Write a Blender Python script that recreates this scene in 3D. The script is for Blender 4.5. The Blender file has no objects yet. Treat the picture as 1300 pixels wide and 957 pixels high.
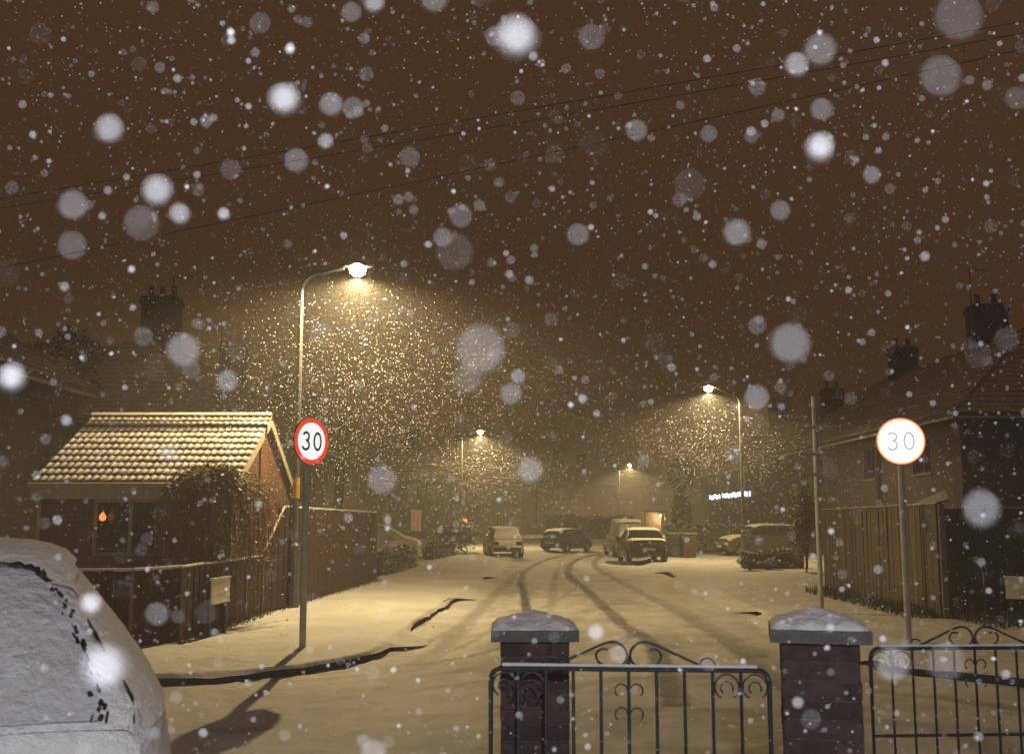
import bpy, bmesh, math, random
import numpy as np
from mathutils import Vector, Matrix
random.seed(7); np.random.seed(7)
PI = math.pi
sc = bpy.context.scene
COL = sc.collection

# ------------------------------------------------------------------ camera
EYE, F, TILT, HOR = 1.75, 1300.0, math.radians(7.0), 657.0
CY = HOR - F*math.tan(TILT)
cam = bpy.data.cameras.new('camera')
cam.sensor_fit = 'HORIZONTAL'; cam.sensor_width = 36; cam.lens = 36
cam.shift_y = (CY - 478.5)/1300.0
cam.clip_start = 0.02; cam.clip_end = 900
cam.dof.use_dof = True; cam.dof.focus_distance = 17.0; cam.dof.aperture_fstop = 4.5
camo = bpy.data.objects.new('camera', cam); COL.objects.link(camo)
camo.location = (0, 0, EYE); camo.rotation_euler = (PI/2 + TILT, 0, 0)
sc.camera = camo

# ------------------------------------------------------------------ sky: a low snow cloud lit by the town
w = bpy.data.worlds.new('World'); sc.world = w; w.use_nodes = True
nt = w.node_tree; nt.nodes.clear()
sky = nt.nodes.new('ShaderNodeTexSky'); sky.sky_type = 'NISHITA'; sky.sun_disc = False
sky.sun_elevation = math.radians(-6); sky.sun_rotation = 0.6
b1 = nt.nodes.new('ShaderNodeBackground'); b1.inputs['Strength'].default_value = 0.005
b2 = nt.nodes.new('ShaderNodeBackground'); b2.inputs['Color'].default_value = (1.0, 0.44, 0.14, 1)
b2.inputs['Strength'].default_value = 0.060
ad = nt.nodes.new('ShaderNodeAddShader'); ow = nt.nodes.new('ShaderNodeOutputWorld')
nt.links.new(sky.outputs[0], b1.inputs['Color'])
nt.links.new(b1.outputs[0], ad.inputs[0]); nt.links.new(b2.outputs[0], ad.inputs[1])
nt.links.new(ad.outputs[0], ow.inputs['Surface'])

# ------------------------------------------------------------------ the photographer's flash, held above and behind the lens
fl = bpy.data.lights.new('camera_flash', 'POINT'); fl.energy = 640; fl.color = (0.93, 0.93, 1.0)
fl.shadow_soft_size = 0.06
flo = bpy.data.objects.new('camera_flash', fl); COL.objects.link(flo); flo.location = (0.25, -1.3, 2.95)

sc.view_settings.view_transform = 'Standard'; sc.view_settings.look = 'None'
sc.view_settings.exposure = 0.0; sc.view_settings.gamma = 1.0
sc.render.engine = 'CYCLES'
cy = sc.cycles
cy.use_denoising = True; cy.denoiser = 'OPENIMAGEDENOISE'
cy.max_bounces = 4; cy.diffuse_bounces = 2; cy.glossy_bounces = 2; cy.transmission_bounces = 3
cy.volume_bounces = 0; cy.transparent_max_bounces = 6
cy.sample_clamp_indirect = 3.0; cy.caustics_reflective = False; cy.caustics_refractive = False
LAMP_COL = (1.0, 0.73, 0.33)

# ------------------------------------------------------------------ pixel helpers (photo pixels, 1300 x 957)
def ray(px, py):
    xc = (px-650)/F; yc = -(py-CY)/F
    return Vector((xc, math.cos(TILT)-yc*math.sin(TILT), math.sin(TILT)+yc*math.cos(TILT)))
def P(px, py, D):
    r = ray(px, py); return Vector((0, 0, EYE)) + r*(D/r.y)
def G(px, py, z=0.0):
    r = ray(px, py); return Vector((0, 0, EYE)) + r*((z-EYE)/r.z)

# ------------------------------------------------------------------ materials
MATS = {}
def newmat(name):
    m = bpy.data.materials.new(name); m.use_nodes = True
    n = m.node_tree.nodes; n.clear()
    out = n.new('ShaderNodeOutputMaterial'); bs = n.new('ShaderNodeBsdfPrincipled')
    m.node_tree.links.new(bs.outputs[0], out.inputs['Surface'])
    MATS[name] = m
    return m, n, m.node_tree.links, bs
def mat(name, col, rough=0.7, var=0.25, scale=8.0, bump=0.0, bscale=40.0, metal=0.0, snow=0.0, smin=0.95, stretch=None, obj_var=0.0, spec=0.5):
    """colour with noise variation, fine relief, snow settled on faces that look up, and variation from piece to piece"""
    m, n, L, bs = newmat(name)
    tc = n.new('ShaderNodeTexCoord'); src = tc.outputs['Object']
    if stretch:
        mp = n.new('ShaderNodeMapping'); mp.inputs['Scale'].default_value = stretch
        L.new(src, mp.inputs['Vector']); src = mp.outputs[0]
    nz = n.new('ShaderNodeTexNoise'); nz.inputs['Scale'].default_value = scale; nz.inputs['Detail'].default_value = 5
    L.new(src, nz.inputs['Vector'])
    rp = n.new('ShaderNodeMapRange'); rp.inputs['From Min'].default_value = 0.3; rp.inputs['From Max'].default_value = 0.7
    rp.inputs['To Min'].default_value = 1-var; rp.inputs['To Max'].default_value = 1+var
    L.new(nz.outputs['Fac'], rp.inputs['Value'])
    mul = n.new('ShaderNodeVectorMath'); mul.operation = 'SCALE'; mul.inputs[0].default_value = col
    fac = rp.outputs[0]
    if obj_var:
        oi = n.new('ShaderNodeObjectInfo'); r2 = n.new('ShaderNodeMapRange')
        r2.inputs['To Min'].default_value = 1-obj_var; r2.inputs['To Max'].default_value = 1+obj_var
        L.new(oi.outputs['Random'], r2.inputs['Value'])
        mm = n.new('ShaderNodeMath'); mm.operation = 'MULTIPLY'; L.new(fac, mm.inputs[0]); L.new(r2.outputs[0], mm.inputs[1]); fac = mm.outputs[0]
    L.new(fac, mul.inputs['Scale'])
    colout = mul.outputs[0]
    bs.inputs['Roughness'].default_value = rough; bs.inputs['Metallic'].default_value = metal
    bs.inputs['Specular IOR Level'].default_value = spec
    if snow > 0:
        ge = n.new('ShaderNodeNewGeometry'); sp = n.new('ShaderNodeSeparateXYZ'); L.new(ge.outputs['Normal'], sp.inputs[0])
        n2 = n.new('ShaderNodeTexNoise'); n2.inputs['Scale'].default_value = 4.5; n2.inputs['Detail'].default_value = 6
        L.new(ge.outputs['Position'], n2.inputs['Vector'])
        a = n.new('ShaderNodeMath'); a.operation = 'MULTIPLY_ADD'; a.inputs[1].default_value = 0.9; L.new(n2.outputs['Fac'], a.inputs[0]); L.new(sp.outputs['Z'], a.inputs[2])
        r3 = n.new('ShaderNodeMapRange'); r3.inputs['From Min'].default_value = smin; r3.inputs['From Max'].default_value = smin+0.3
        r3.inputs['To Max'].default_value = snow
        L.new(a.outputs[0], r3.inputs['Value'])
        mx = n.new('ShaderNodeMix'); mx.data_type = 'RGBA'; mx.inputs['B'].default_value = (0.80, 0.81, 0.83, 1)
        L.new(r3.outputs[0], mx.inputs['Factor']); L.new(colout, mx.inputs['A']); colout = mx.outputs['Result']
    L.new(colout, bs.inputs['Base Color'])
    if bump:
        n3 = n.new('ShaderNodeTexNoise'); n3.inputs['Scale'].default_value = bscale; n3.inputs['Detail'].default_value = 6
        L.new(src, n3.inputs['Vector'])
        bp = n.new('ShaderNodeBump'); bp.inputs['Strength'].default_value = bump; bp.inputs['Distance'].default_value = 0.02
        L.new(n3.outputs['Fac'], bp.inputs['Height']); L.new(bp.outputs[0], bs.inputs['Normal'])
    return m
def emit(name, col, strength, base=(0.5, 0.5, 0.5)):
    m, n, L, bs = newmat(name)
    bs.inputs['Base Color'].default_value = (*base, 1)
    bs.inputs['Emission Color'].default_value = (*col, 1); bs.inputs['Emission Strength'].default_value = strength
    return m
def brickmat(name, c1, c2, mortar, scale=1.0):
    m, n, L, bs = newmat(name)
    tc = n.new('ShaderNodeTexCoord'); ge = n.new('ShaderNodeNewGeometry')
    sx = n.new('ShaderNodeSeparateXYZ'); L.new(tc.outputs['Object'], sx.inputs[0])
    su = n.new('ShaderNodeMath'); su.operation = 'ADD'; L.new(sx.outputs['X'], su.inputs[0]); L.new(sx.outputs['Y'], su.inputs[1])
    cb = n.new('ShaderNodeCombineXYZ'); L.new(su.outputs[0], cb.inputs['X']); L.new(sx.outputs['Z'], cb.inputs['Y'])
    bt = n.new('ShaderNodeTexBrick'); bt.inputs['Scale'].default_value = 1.0
    bt.inputs['Brick Width'].default_value = 0.225*scale; bt.inputs['Row Height'].default_value = 0.075*scale
    bt.inputs['Mortar Size'].default_value = 0.01*scale; bt.inputs['Bias'].default_value = 0.0
    bt.inputs['Color1'].default_value = (*c1, 1); bt.inputs['Color2'].default_value = (*c2, 1); bt.inputs['Mortar'].default_value = (*mortar, 1)
    L.new(cb.outputs[0], bt.inputs['Vector'])
    nz = n.new('ShaderNodeTexNoise'); nz.inputs['Scale'].default_value = 1.3; nz.inputs['Detail'].default_value = 6; L.new(tc.outputs['Object'], nz.inputs['Vector'])
    rp = n.new('ShaderNodeMapRange'); rp.inputs['From Min'].default_value = 0.3; rp.inputs['From Max'].default_value = 0.7; rp.inputs['To Min'].default_value = 0.65; rp.inputs['To Max'].default_value = 1.15
    L.new(nz.outputs['Fac'], rp.inputs['Value'])
    mu = n.new('ShaderNodeVectorMath'); mu.operation = 'SCALE'; L.new(bt.outputs['Color'], mu.inputs[0]); L.new(rp.outputs[0], mu.inputs['Scale'])
    L.new(mu.outputs[0], bs.inputs['Base Color']); bs.inputs['Roughness'].default_value = 0.85
    bp = n.new('ShaderNodeBump'); bp.inputs['Strength'].default_value = 0.5; bp.inputs['Distance'].default_value = 0.01; bp.invert = True
    L.new(bt.outputs['Fac'], bp.inputs['Height']); L.new(bp.outputs[0], bs.inputs['Normal'])
    return m
def snowmat(name, col=(0.80, 0.80, 0.82), bump=0.35, track=False, dirt=0.06, bs1=3.0, bs2=60.0):
    m, n, L, bs = newmat(name)
    tc = n.new('ShaderNodeTexCoord'); src = tc.outputs['Object']
    nz = n.new('ShaderNodeTexNoise'); nz.inputs['Scale'].default_value = 0.7; nz.inputs['Detail'].default_value = 8; nz.inputs['Roughness'].default_value = 0.65
    L.new(src, nz.inputs['Vector'])
    rp = n.new('ShaderNodeMapRange'); rp.inputs['From Min'].default_value = 0.3; rp.inputs['From Max'].default_value = 0.7
    rp.inputs['To Min'].default_value = 1-dirt*1.6; rp.inputs['To Max'].default_value = 1+dirt*0.3
    L.new(nz.outputs['Fac'], rp.inputs['Value'])
    mu = n.new('ShaderNodeVectorMath'); mu.operation = 'SCALE'; mu.inputs[0].default_value = col; L.new(rp.outputs[0], mu.inputs['Scale'])
    colout = mu.outputs[0]
    bs.inputs['Roughness'].default_value = 0.75; bs.inputs['Specular IOR Level'].default_value = 0.3
    if track:
        at = n.new('ShaderNodeAttribute'); at.attribute_name = 'track'
        n4 = n.new('ShaderNodeTexNoise'); n4.inputs['Scale'].default_value = 22; n4.inputs['Detail'].default_value = 5; L.new(src, n4.inputs['Vector'])
        ma = n.new('ShaderNodeMath'); ma.operation = 'MULTIPLY_ADD'; ma.inputs[1].default_value = 0.7; ma.inputs[2].default_value = -0.35; L.new(n4.outputs['Fac'], ma.inputs[0])
        m2 = n.new('ShaderNodeMath'); m2.operation = 'MULTIPLY'; L.new(at.outputs['Fac'], m2.inputs[1])
        ad2 = n.new('ShaderNodeMath'); ad2.operation = 'ADD'; ad2.inputs[1].default_value = 1.0; L.new(ma.outputs[0], ad2.inputs[0]); L.new(ad2.outputs[0], m2.inputs[0])
        m2.use_clamp = True
        mx = n.new('ShaderNodeMix'); mx.data_type = 'RGBA'; mx.inputs['B'].default_value = (0.075, 0.072, 0.07, 1)
        L.new(m2.outputs[0], mx.inputs['Factor']); L.new(colout, mx.inputs['A']); colout = mx.outputs['Result']
        r5 = n.new('ShaderNodeMapRange'); r5.inputs['To Min'].default_value = 0.75; r5.inputs['To Max'].default_value = 0.5; L.new(m2.outputs[0], r5.inputs['Value'])
        L.new(r5.outputs[0], bs.inputs['Roughness'])
    L.new(colout, bs.inputs['Base Color'])
    a1 = n.new('ShaderNodeTexNoise'); a1.inputs['Scale'].default_value = bs1; a1.inputs['Detail'].default_value = 4; L.new(src, a1.inputs['Vector'])
    a2 = n.new('ShaderNodeTexNoise'); a2.inputs['Scale'].default_value = bs2; a2.inputs['Detail'].default_value = 4; L.new(src, a2.inputs['Vector'])
    sm = n.new('ShaderNodeMath'); sm.operation = 'MULTIPLY_ADD'; sm.inputs[1].default_value = 0.25; L.new(a2.outputs['Fac'], sm.inputs[0]); L.new(a1.outputs['Fac'], sm.inputs[2])
    bp = n.new('ShaderNodeBump'); bp.inputs['Strength'].default_value = bump; bp.inputs['Distance'].default_value = 0.06
    L.new(sm.outputs[0], bp.inputs['Height']); L.new(bp.outputs[0], bs.inputs['Normal'])
    return m

snowmat('snow', (0.64, 0.64, 0.65), 0.85, dirt=0.16, bs1=5.0, bs2=45.0); snowmat('road_snow', (0.60, 0.595, 0.59), 0.55, track=True, dirt=0.2)
snowmat('car_snow', (0.86, 0.86, 0.87), 0.8, dirt=0.05, bs1=14, bs2=170)
snowmat('thin_snow', (0.60, 0.60, 0.63), 0.6, dirt=0.12, bs1=25, bs2=160)
mat('kerb_stone', (0.045, 0.042, 0.04), 0.7, 0.35, 12, 0.4)
mat('pier_brick', (0.048, 0.028, 0.024), 0.85, 0.35, 20, 0.6, 70, obj_var=0.35)
mat('mortar', (0.075, 0.068, 0.06), 0.9, 0.2, 30, 0.5, 90)
mat('cap_stone', (0.10, 0.095, 0.09), 0.85, 0.25, 25, 0.5, 80)
mat('iron', (0.016, 0.016, 0.018), 0.42, 0.3, 30, 0.2, 90)
mat('galv', (0.13, 0.13, 0.125), 0.5, 0.2, 6, 0.1, metal=0.4)
mat('pole_paint', (0.38, 0.39, 0.36), 0.5, 0.25, 5, 0.1)
mat('dark_plastic', (0.02, 0.02, 0.022), 0.5, 0.2)
mat('black_wood', (0.02, 0.018, 0.016), 0.6, 0.3)
mat('yellow_tape', (0.55, 0.33, 0.03), 0.5, 0.15)
mat('plate_cream', (0.62, 0.56, 0.42), 0.5, 0.12, 14)
mat('plate_ink', (0.16, 0.13, 0.09), 0.6, 0.1)
mat('fence_red', (0.046, 0.013, 0.007), 0.85, 0.3, 9, 0.5, 30, stretch=(6, 6, 0.7), obj_var=0.22)
mat('fence_tan', (0.115, 0.085, 0.056), 0.85, 0.3, 9, 0.5, 30, stretch=(6, 6, 0.7), obj_var=0.25)
mat('fence_dark', (0.035, 0.026, 0.018), 0.85, 0.3, 9, 0.5, 30, stretch=(6, 6, 0.7), obj_var=0.25)
mat('timber_post', (0.15, 0.12, 0.085), 0.8, 0.2)
mat('fascia', (0.42, 0.38, 0.30), 0.55, 0.12)
mat('window_frame', (0.34, 0.30, 0.22), 0.5, 0.1)
mat('dark_frame', (0.05, 0.045, 0.04), 0.5, 0.1)
mat('white_frame', (0.3, 0.29, 0.27), 0.5, 0.1)
mat('glass', (0.012, 0.013, 0.015), 0.06, 0.1, spec=0.6)
mat('tile_snowy', (0.16, 0.085, 0.05), 0.85, 0.3, 12, 0.3, snow=0.9, smin=0.72, obj_var=0.12)
mat('roof_tile', (0.17, 0.10, 0.07), 0.85, 0.35, 6, 0.3, snow=0.6, smin=0.85)
mat('roof_base', (0.06, 0.04, 0.03), 0.9, 0.2)
mat('gutter', (0.02, 0.02, 0.022), 0.5, 0.1)
mat('chimney_pot', (0.18, 0.09, 0.055), 0.8, 0.2)
mat('render_wall', (0.36, 0.32, 0.25), 0.85, 0.15, 2)
mat('leaf_dark', (0.045, 0.050, 0.022), 0.6, 0.5, 3, snow=0.25)
mat('leaf_brown', (0.17, 0.105, 0.038), 0.6, 0.5, 3, snow=0.15)
mat('leaf_olive', (0.20, 0.18, 0.05), 0.6, 0.5, 3, snow=0.2)
mat('hedge_leaf', (0.055, 0.065, 0.028), 0.6, 0.5, 3, snow=0.35)
mat('bark', (0.05, 0.035, 0.022), 0.9, 0.3, 10, 0.5)
mat('twig', (0.20, 0.13, 0.055), 0.8, 0.3, 10)
mat('grass_blade', (0.055, 0.058, 0.022), 0.8, 0.4, 4, snow=0.1)
mat('rubber', (0.014, 0.014, 0.014), 0.8, 0.2)
mat('seal', (0.012, 0.012, 0.014), 0.5, 0.3)
mat('rim', (0.35, 0.35, 0.36), 0.35, 0.1, metal=0.8)
for k, c in dict(car_dark=(0.02, 0.02, 0.022), car_white=(0.74, 0.72, 0.69), car_silver=(0.28, 0.28, 0.27), car_red=(0.10, 0.03, 0.02), car_olive=(0.06, 0.06, 0.05), car_cream=(0.5, 0.45, 0.35)).items():
    mat(k, c, 0.3, 0.12, 4)
mat('tail_red', (0.09, 0.010, 0.008), 0.25, 0.1)
mat('head_clear', (0.5, 0.5, 0.48), 0.15, 0.1)
mat('plate_yellow', (0.55, 0.38, 0.03), 0.5, 0.05)
mat('plate_white', (0.7, 0.7, 0.68), 0.5, 0.05)
mat('bin_green', (0.03, 0.05, 0.03), 0.5, 0.2)
mat('bin_brown', (0.07, 0.05, 0.032), 0.5, 0.2)
mat('cable', (0.006, 0.006, 0.006), 0.8, 0.1)
mat('sign_back', (0.16, 0.16, 0.16), 0.5, 0.1, metal=0.3)
mat('flake', (0.88, 0.90, 0.94), 0.9, 0.0)
brickmat('brick_red', (0.17, 0.055, 0.032), (0.12, 0.042, 0.027), (0.13, 0.09, 0.065))
brickmat('brick_brown', (0.046, 0.022, 0.017), (0.034, 0.017, 0.014), (0.05, 0.04, 0.034))
emit('lamp_glow', (1.0, 0.80, 0.42), 120.0)
emit('lamp_glow_far', (1.0, 0.80, 0.42), 200.0)
emit('porch_glow', (1.0, 0.62, 0.28), 6.0)
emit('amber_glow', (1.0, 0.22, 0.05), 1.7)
emit('led_glow', (0.75, 0.82, 1.0), 5.0)
emit('window_warm', (1.0, 0.42, 0.15), 0.22)
emit('porch_lit', (1.0, 0.55, 0.22), 0.6)
emit('flash_white', (0.95, 0.96, 1.0), 0.95, (0.8, 0.8, 0.8)); emit('flash_red', (1.0, 0.08, 0.03), 0.75, (0.5, 0.03, 0.02))  # unlit left sign: flash bouncing back is painted in as emission
emit('glare_white', (1.0, 0.98, 0.97), 2.6, (0.8, 0.8, 0.8)); emit('glare_red', (1.0, 0.20, 0.09), 1.6, (0.5, 0.03, 0.02))  # right sign's flash glare put into face and rim as emission
emit('glare_ink', (0.56, 0.56, 0.70), 1.0, (0.01, 0.01, 0.01)); emit('glare_wash', (1.0, 0.62, 0.40), 2.4, (0.5, 0.03, 0.02))  # overexposed digits and inner ring, washed out in their emission colour
mat('sign_ink', (0.012, 0.012, 0.014), 0.5, 0.0)

# ------------------------------------------------------------------ mesh builder
class MB:
    def __init__(s): s.v = []; s.f = []
    def add(s, vs, fs):
        o = len(s.v); s.v += [tuple(v) for v in vs]; s.f += [tuple(i+o for i in f) for f in fs]; return s
    def box(s, c, d, rz=0.0, M=None):
        x, y, z = d[0]/2, d[1]/2, d[2]/2
        pts = [Vector((a*x, b*y, e*z)) for e in (-1, 1) for b in (-1, 1) for a in (-1, 1)]
        if rz: R = Matrix.Rotation(rz, 3, 'Z'); pts = [R @ p for p in pts]
        if M is not None: pts = [M @ p for p in pts]
        return s.add([p+Vector(c) for p in pts], [(0, 2, 3, 1), (4, 5, 7, 6), (0, 1, 5, 4), (2, 6, 7, 3), (0, 4, 6, 2), (1, 3, 7, 5)])
    def tube(s, pts, r, n=6, closed=False, caps=True):
        pts = [Vector(p) for p in pts]; N = len(pts)
        rs = r if isinstance(r, (list, tuple)) else [r]*N
        ring = []; up = Vector((0.123, 0.31, 0.94)).normalized()
        for i, p in enumerate(pts):
            a = pts[(i-1) % N] if (closed or i > 0) else p; b = pts[(i+1) % N] if (closed or i < N-1) else p
            t = (b-a)
            if t.length < 1e-9: t = Vector((0, 0, 1))
            t.normalize(); u = up - t*up.dot(t)
            if u.length < 0.05: u = Vector((1, 0, 0)) - t*t.x
            u.normalize(); v = t.cross(u)
            ring.append([p + (u*math.cos(2*PI*k/n) + v*math.sin(2*PI*k/n))*rs[i] for k in range(n)])
        vs = [q for R in ring for q in R]; fs = []
        for i in range(N if closed else N-1):
            j = (i+1) % N
            for k in range(n): fs.append((i*n+k, i*n+(k+1) % n, j*n+(k+1) % n, j*n+k))
        if caps and not closed: fs.append(tuple(range(n))[::-1]); fs.append(tuple((N-1)*n+k for k in range(n)))
        return s.add(vs, fs)
    def lathe(s, prof, c=(0, 0, 0), n=16, M=None):
        vs = []; fs = []
        for r, z in prof:
            for k in range(n): vs.append(Vector((r*math.cos(2*PI*k/n), r*math.sin(2*PI*k/n), z)))
        for i in range(len(prof)-1):
            for k in range(n): fs.append((i*n+k, i*n+(k+1) % n, (i+1)*n+(k+1) % n, (i+1)*n+k))
        fs.append(tuple(range(n))[::-1]); fs.append(tuple((len(prof)-1)*n+k for k in range(n)))
        if M is not None: vs = [M @ v for v in vs]
        return s.add([v+Vector(c) for v in vs], fs)
    def poly(s, pts): return s.add(pts, [tuple(range(len(pts)))])
    def prism(s, poly, z0, z1):
        n = len(poly)
        vs = [(p[0], p[1], z0) for p in poly] + [(p[0], p[1], z1) for p in poly]
        return s.add(vs, [tuple(range(n))[::-1], tuple(range(n, 2*n))] + [(i, (i+1) % n, n+(i+1) % n, n+i) for i in range(n)])
    def grid(s, fn, nu, nv):
        vs = [fn(i/nu, j/nv) for j in range(nv+1) for i in range(nu+1)]
        fs = [(j*(nu+1)+i, j*(nu+1)+i+1, (j+1)*(nu+1)+i+1, (j+1)*(nu+1)+i) for j in range(nv) for i in range(nu)]
        return s.add(vs, fs)
    def mesh(s, name, m, smooth=False):
        me = bpy.data.meshes.new(name); me.from_pydata(s.v, [], s.f); me.materials.append(MATS[m])
        if smooth: me.polygons.foreach_set('use_smooth', [True]*len(me.polygons))
        me.update(); return me
    def build(s, name, m, parent=None, smooth=False, kind=None):
        return link(name, s.mesh(name, m, smooth), parent, kind)
def link(name, me, parent=None, kind=None, loc=None, rz=None):
    o = bpy.data.objects.new(name, me); COL.objects.link(o)
    if parent: o.parent = parent
    if kind: o['kind'] = kind
    if loc is not None: o.location = loc
    if rz is not None: o.rotation_euler = (0, 0, rz)
    return o
def tag(o, label, cat, group=None):
    o['label'] = label; o['category'] = cat
    if group: o['group'] = group
    return o
def thing(name, label, cat, loc=(0, 0, 0), rz=0.0, group=None):
    o = bpy.data.objects.new(name, None); COL.objects.link(o); o.empty_display_size = 0.2
    o.location = loc; o.rotation_euler = (0, 0, rz)
    return tag(o, label, cat, group)
def L_(root, x):      # world point -> the thing's own frame
    return Matrix.Rotation(-root.rotation_euler.z, 3, 'Z') @ (Vector(x) - Vector(root.location))

# ================================================================== GROUND
MB().poly([(-190, -25, -0.03), (190, -25, -0.03), (190, 290, -0.03), (-190, 290, -0.03)]).build('ground', 'snow', kind='structure')
TR = [  # tyre tracks: pixels, half width in m, strength
    ([(669, 800), (669, 785), (667, 759), (660, 738), (664, 728), (678, 718), (695, 711), (716, 705), (760, 698)], 0.10, 0.75),
    ([(860, 900), (835, 825), (816, 808), (799, 801), (775, 780), (747, 752), (724, 735), (719, 726), (726, 714), (743, 707), (790, 699)], 0.13, 0.60),
    ([(1040, 905), (975, 856), (941, 828), (892, 797), (858, 776), (823, 759), (785, 738), (761, 726), (752, 715), (765, 705)], 0.13, 0.45),
    ([(1020, 865), (979, 839), (927, 811), (889, 787), (840, 763)], 0.08, 0.32),
    ([(698, 800), (698, 785), (702, 752), (704, 735), (708, 722)], 0.09, 0.30),
    ([(470, 900), (530, 850), (570, 818), (605, 780), (643, 742), (664, 725)], 0.14, 0.32),
    ([(300, 872), (480, 850), (560, 844), (629, 828), (700, 800)], 0.05, 0.55),
    ([(330, 882), (480, 866), (560, 860), (640, 846), (720, 815)], 0.09, 0.30),
    ([(350, 905), (500, 885), (640, 868), (712, 842), (780, 822), (812, 806)], 0.10, 0.40),
    ([(460, 835), (520, 826), (600, 812), (690, 775), (735, 745)], 0.07, 0.22),
    ([(430, 846), (500, 836), (570, 806), (620, 772)], 0.06, 0.30), ([(470, 858), (560, 836), (610, 812), (650, 780)], 0.05, 0.28), ([(380, 868), (500, 856), (590, 838), (660, 812)], 0.05, 0.33),
    ([(640, 900), (760, 868), (880, 862), (1040, 872), (1300, 905)], 0.12, 0.30),
    ([(300, 930), (500, 918), (760, 905), (1000, 910), (1300, 935)], 0.14, 0.25),
]
def resample(pts, step):
    out = [pts[0]]
    for a, b in zip(pts, pts[1:]):
        n = max(1, int((b-a).length/step))
        out += [a.lerp(b, (i+1)/n) for i in range(n)]
    return out
def smooth_line(pts, it=2):
    for _ in range(it):
        q = [pts[0]]
        for a, b in zip(pts, pts[1:]): q += [a.lerp(b, 0.25), a.lerp(b, 0.75)]
        pts = q + [pts[-1]]
    return pts
KZ = 0.145
KL = [Vector((-32, 10.7, 0))] + [G(*p, KZ) for p in [(100, 857), (190, 854), (280, 851), (350, 845), (420, 835), (462, 827), (487, 815), (505, 800), (520, 789), (545, 772), (575, 757), (612, 732)]] + [Vector(p) for p in [(-0.55, 43, 0), (0.9, 50, 0), (5, 58, 0), (11, 64, 0), (30, 70, 0)]]
KR = [Vector((40, 9.5, 0))] + [G(*p, KZ) for p in [(1420, 868), (1300, 855), (1200, 845), (1130, 838)]] + [Vector(p) for p in [(4.35, 12.3, 0), (4.15, 13.2, 0), (4.2, 14.6, 0), (4.35, 17, 0), (4.45, 19, 0), (4.6, 25, 0), (4.75, 31, 0), (5.1, 38, 0), (6.2, 46, 0), (9, 52, 0), (14, 56.5, 0), (35, 62, 0)]]
EXL = lambda p: p.y < 13.9 or 14.9 < p.y < 22.0 or 28.0 < p.y < 29.8
EXR = lambda p: p.y < 12.6 or 17.6 < p.y < 19.0 or 29.0 < p.y < 32.4
xs = np.linspace(-11, 14, 420); ys = [5.5]
while ys[-1] < 76: ys.append(ys[-1] + 0.045 + 0.0045*(ys[-1]-5.5))
ys = np.array(ys)
X, Y = np.meshgrid(xs, ys)
T = np.zeros_like(X); RG = np.zeros_like(X)
for pts, hw, st in TR:
    w3 = smooth_line([G(*p) for p in pts])
    for a, b in zip(w3, w3[1:]):
        dx, dy = b.x-a.x, b.y-a.y; l2 = dx*dx+dy*dy+1e-9
        t = np.clip(((X-a.x)*dx+(Y-a.y)*dy)/l2, 0, 1)
        d = np.hypot(X-a.x-t*dx, Y-a.y-t*dy)
        wob = hw*(1+0.18*np.sin(X*7.1+Y*3.3)*np.sin(Y*5.7))
        tread = 0.92+0.08*np.sin(t*math.sqrt(l2)*60+d*40)
        T = np.maximum(T, min(0.95, st*1.35)*np.clip((1.25-d/wob)*2.2, 0, 1)*tread); RG = np.maximum(RG, st*np.exp(-((d/wob-1.25)/0.22)**2))
for K, ex in ((KL, EXL), (KR, EXR)):
    w3 = smooth_line([Vector((p.x, p.y, 0)) for p in K])
    for a, b in zip(w3, w3[1:]):
        if not ex((a+b)/2) or max(a.y, b.y) > 40 or abs(a.x) > 14: continue
        dx, dy = b.x-a.x, b.y-a.y; l2 = dx*dx+dy*dy+1e-9
        t = np.clip(((X-a.x)*dx+(Y-a.y)*dy)/l2, 0, 1); d = np.hypot(X-a.x-t*dx, Y-a.y-t*dy)
        T = np.maximum(T, 0.85*np.clip(1.5-d/(0.10+0.05*np.sin(X*3.1+Y*2.2)), 0, 1)*np.clip(0.75+0.5*np.sin(X*5.3+Y*6.1)*np.sin(Y*2.3), 0, 1))
def vnoise(sx, sy, seed):
    rg = np.random.RandomState(seed); u = (X+20)/sx; v = (Y+5)/sy; g = rg.rand(int(v.max())+3, int(u.max())+3)
    i = u.astype(int); j = v.astype(int); a = u-i; b = v-j; a = a*a*(3-2*a); b = b*b*(3-2*b)
    return (g[j, i]*(1-a)+g[j, i+1]*a)*(1-b)+(g[j+1, i]*(1-a)+g[j+1, i+1]*a)*b
lane = np.clip((X+1.2)/1.0, 0, 1)*np.clip((4.2-X)/1.0, 0, 1)*np.clip((46-Y)/8, 0, 1); lane = np.maximum(lane, np.clip((12.2-Y)/1.0, 0, 1))
thin = np.clip((0.6*vnoise(0.55, 2.4, 3)+0.4*vnoise(0.22, 0.5, 4)-0.44)*2.6, 0, 1)*lane*0.42
T = np.clip(np.maximum(T, thin)+0.35*T*(vnoise(0.12, 0.16, 5)-0.5), 0, 1)
Zn = 0.016*(vnoise(0.17, 0.17, 6)-0.5)+0.012*(vnoise(0.45, 0.45, 7)-0.5)
Z = Zn + 0.012*np.sin(X*1.7+np.sin(Y*0.9)*2)*np.sin(Y*1.1+0.7*X) + 0.006*np.random.rand(*X.shape) - 0.020*T + 0.018*RG + 0.03
nv, nu = X.shape
me = bpy.data.meshes.new('road'); idx = np.arange(nv*nu).reshape(nv, nu)
fc = np.stack([idx[:-1, :-1], idx[:-1, 1:], idx[1:, 1:], idx[1:, :-1]], -1).reshape(-1, 4)
me.vertices.add(nv*nu); me.vertices.foreach_set('co', np.stack([X, Y, Z], -1).ravel().astype(np.float32))
me.loops.add(fc.size); me.loops.foreach_set('vertex_index', fc.ravel().astype(np.int32))
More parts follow.
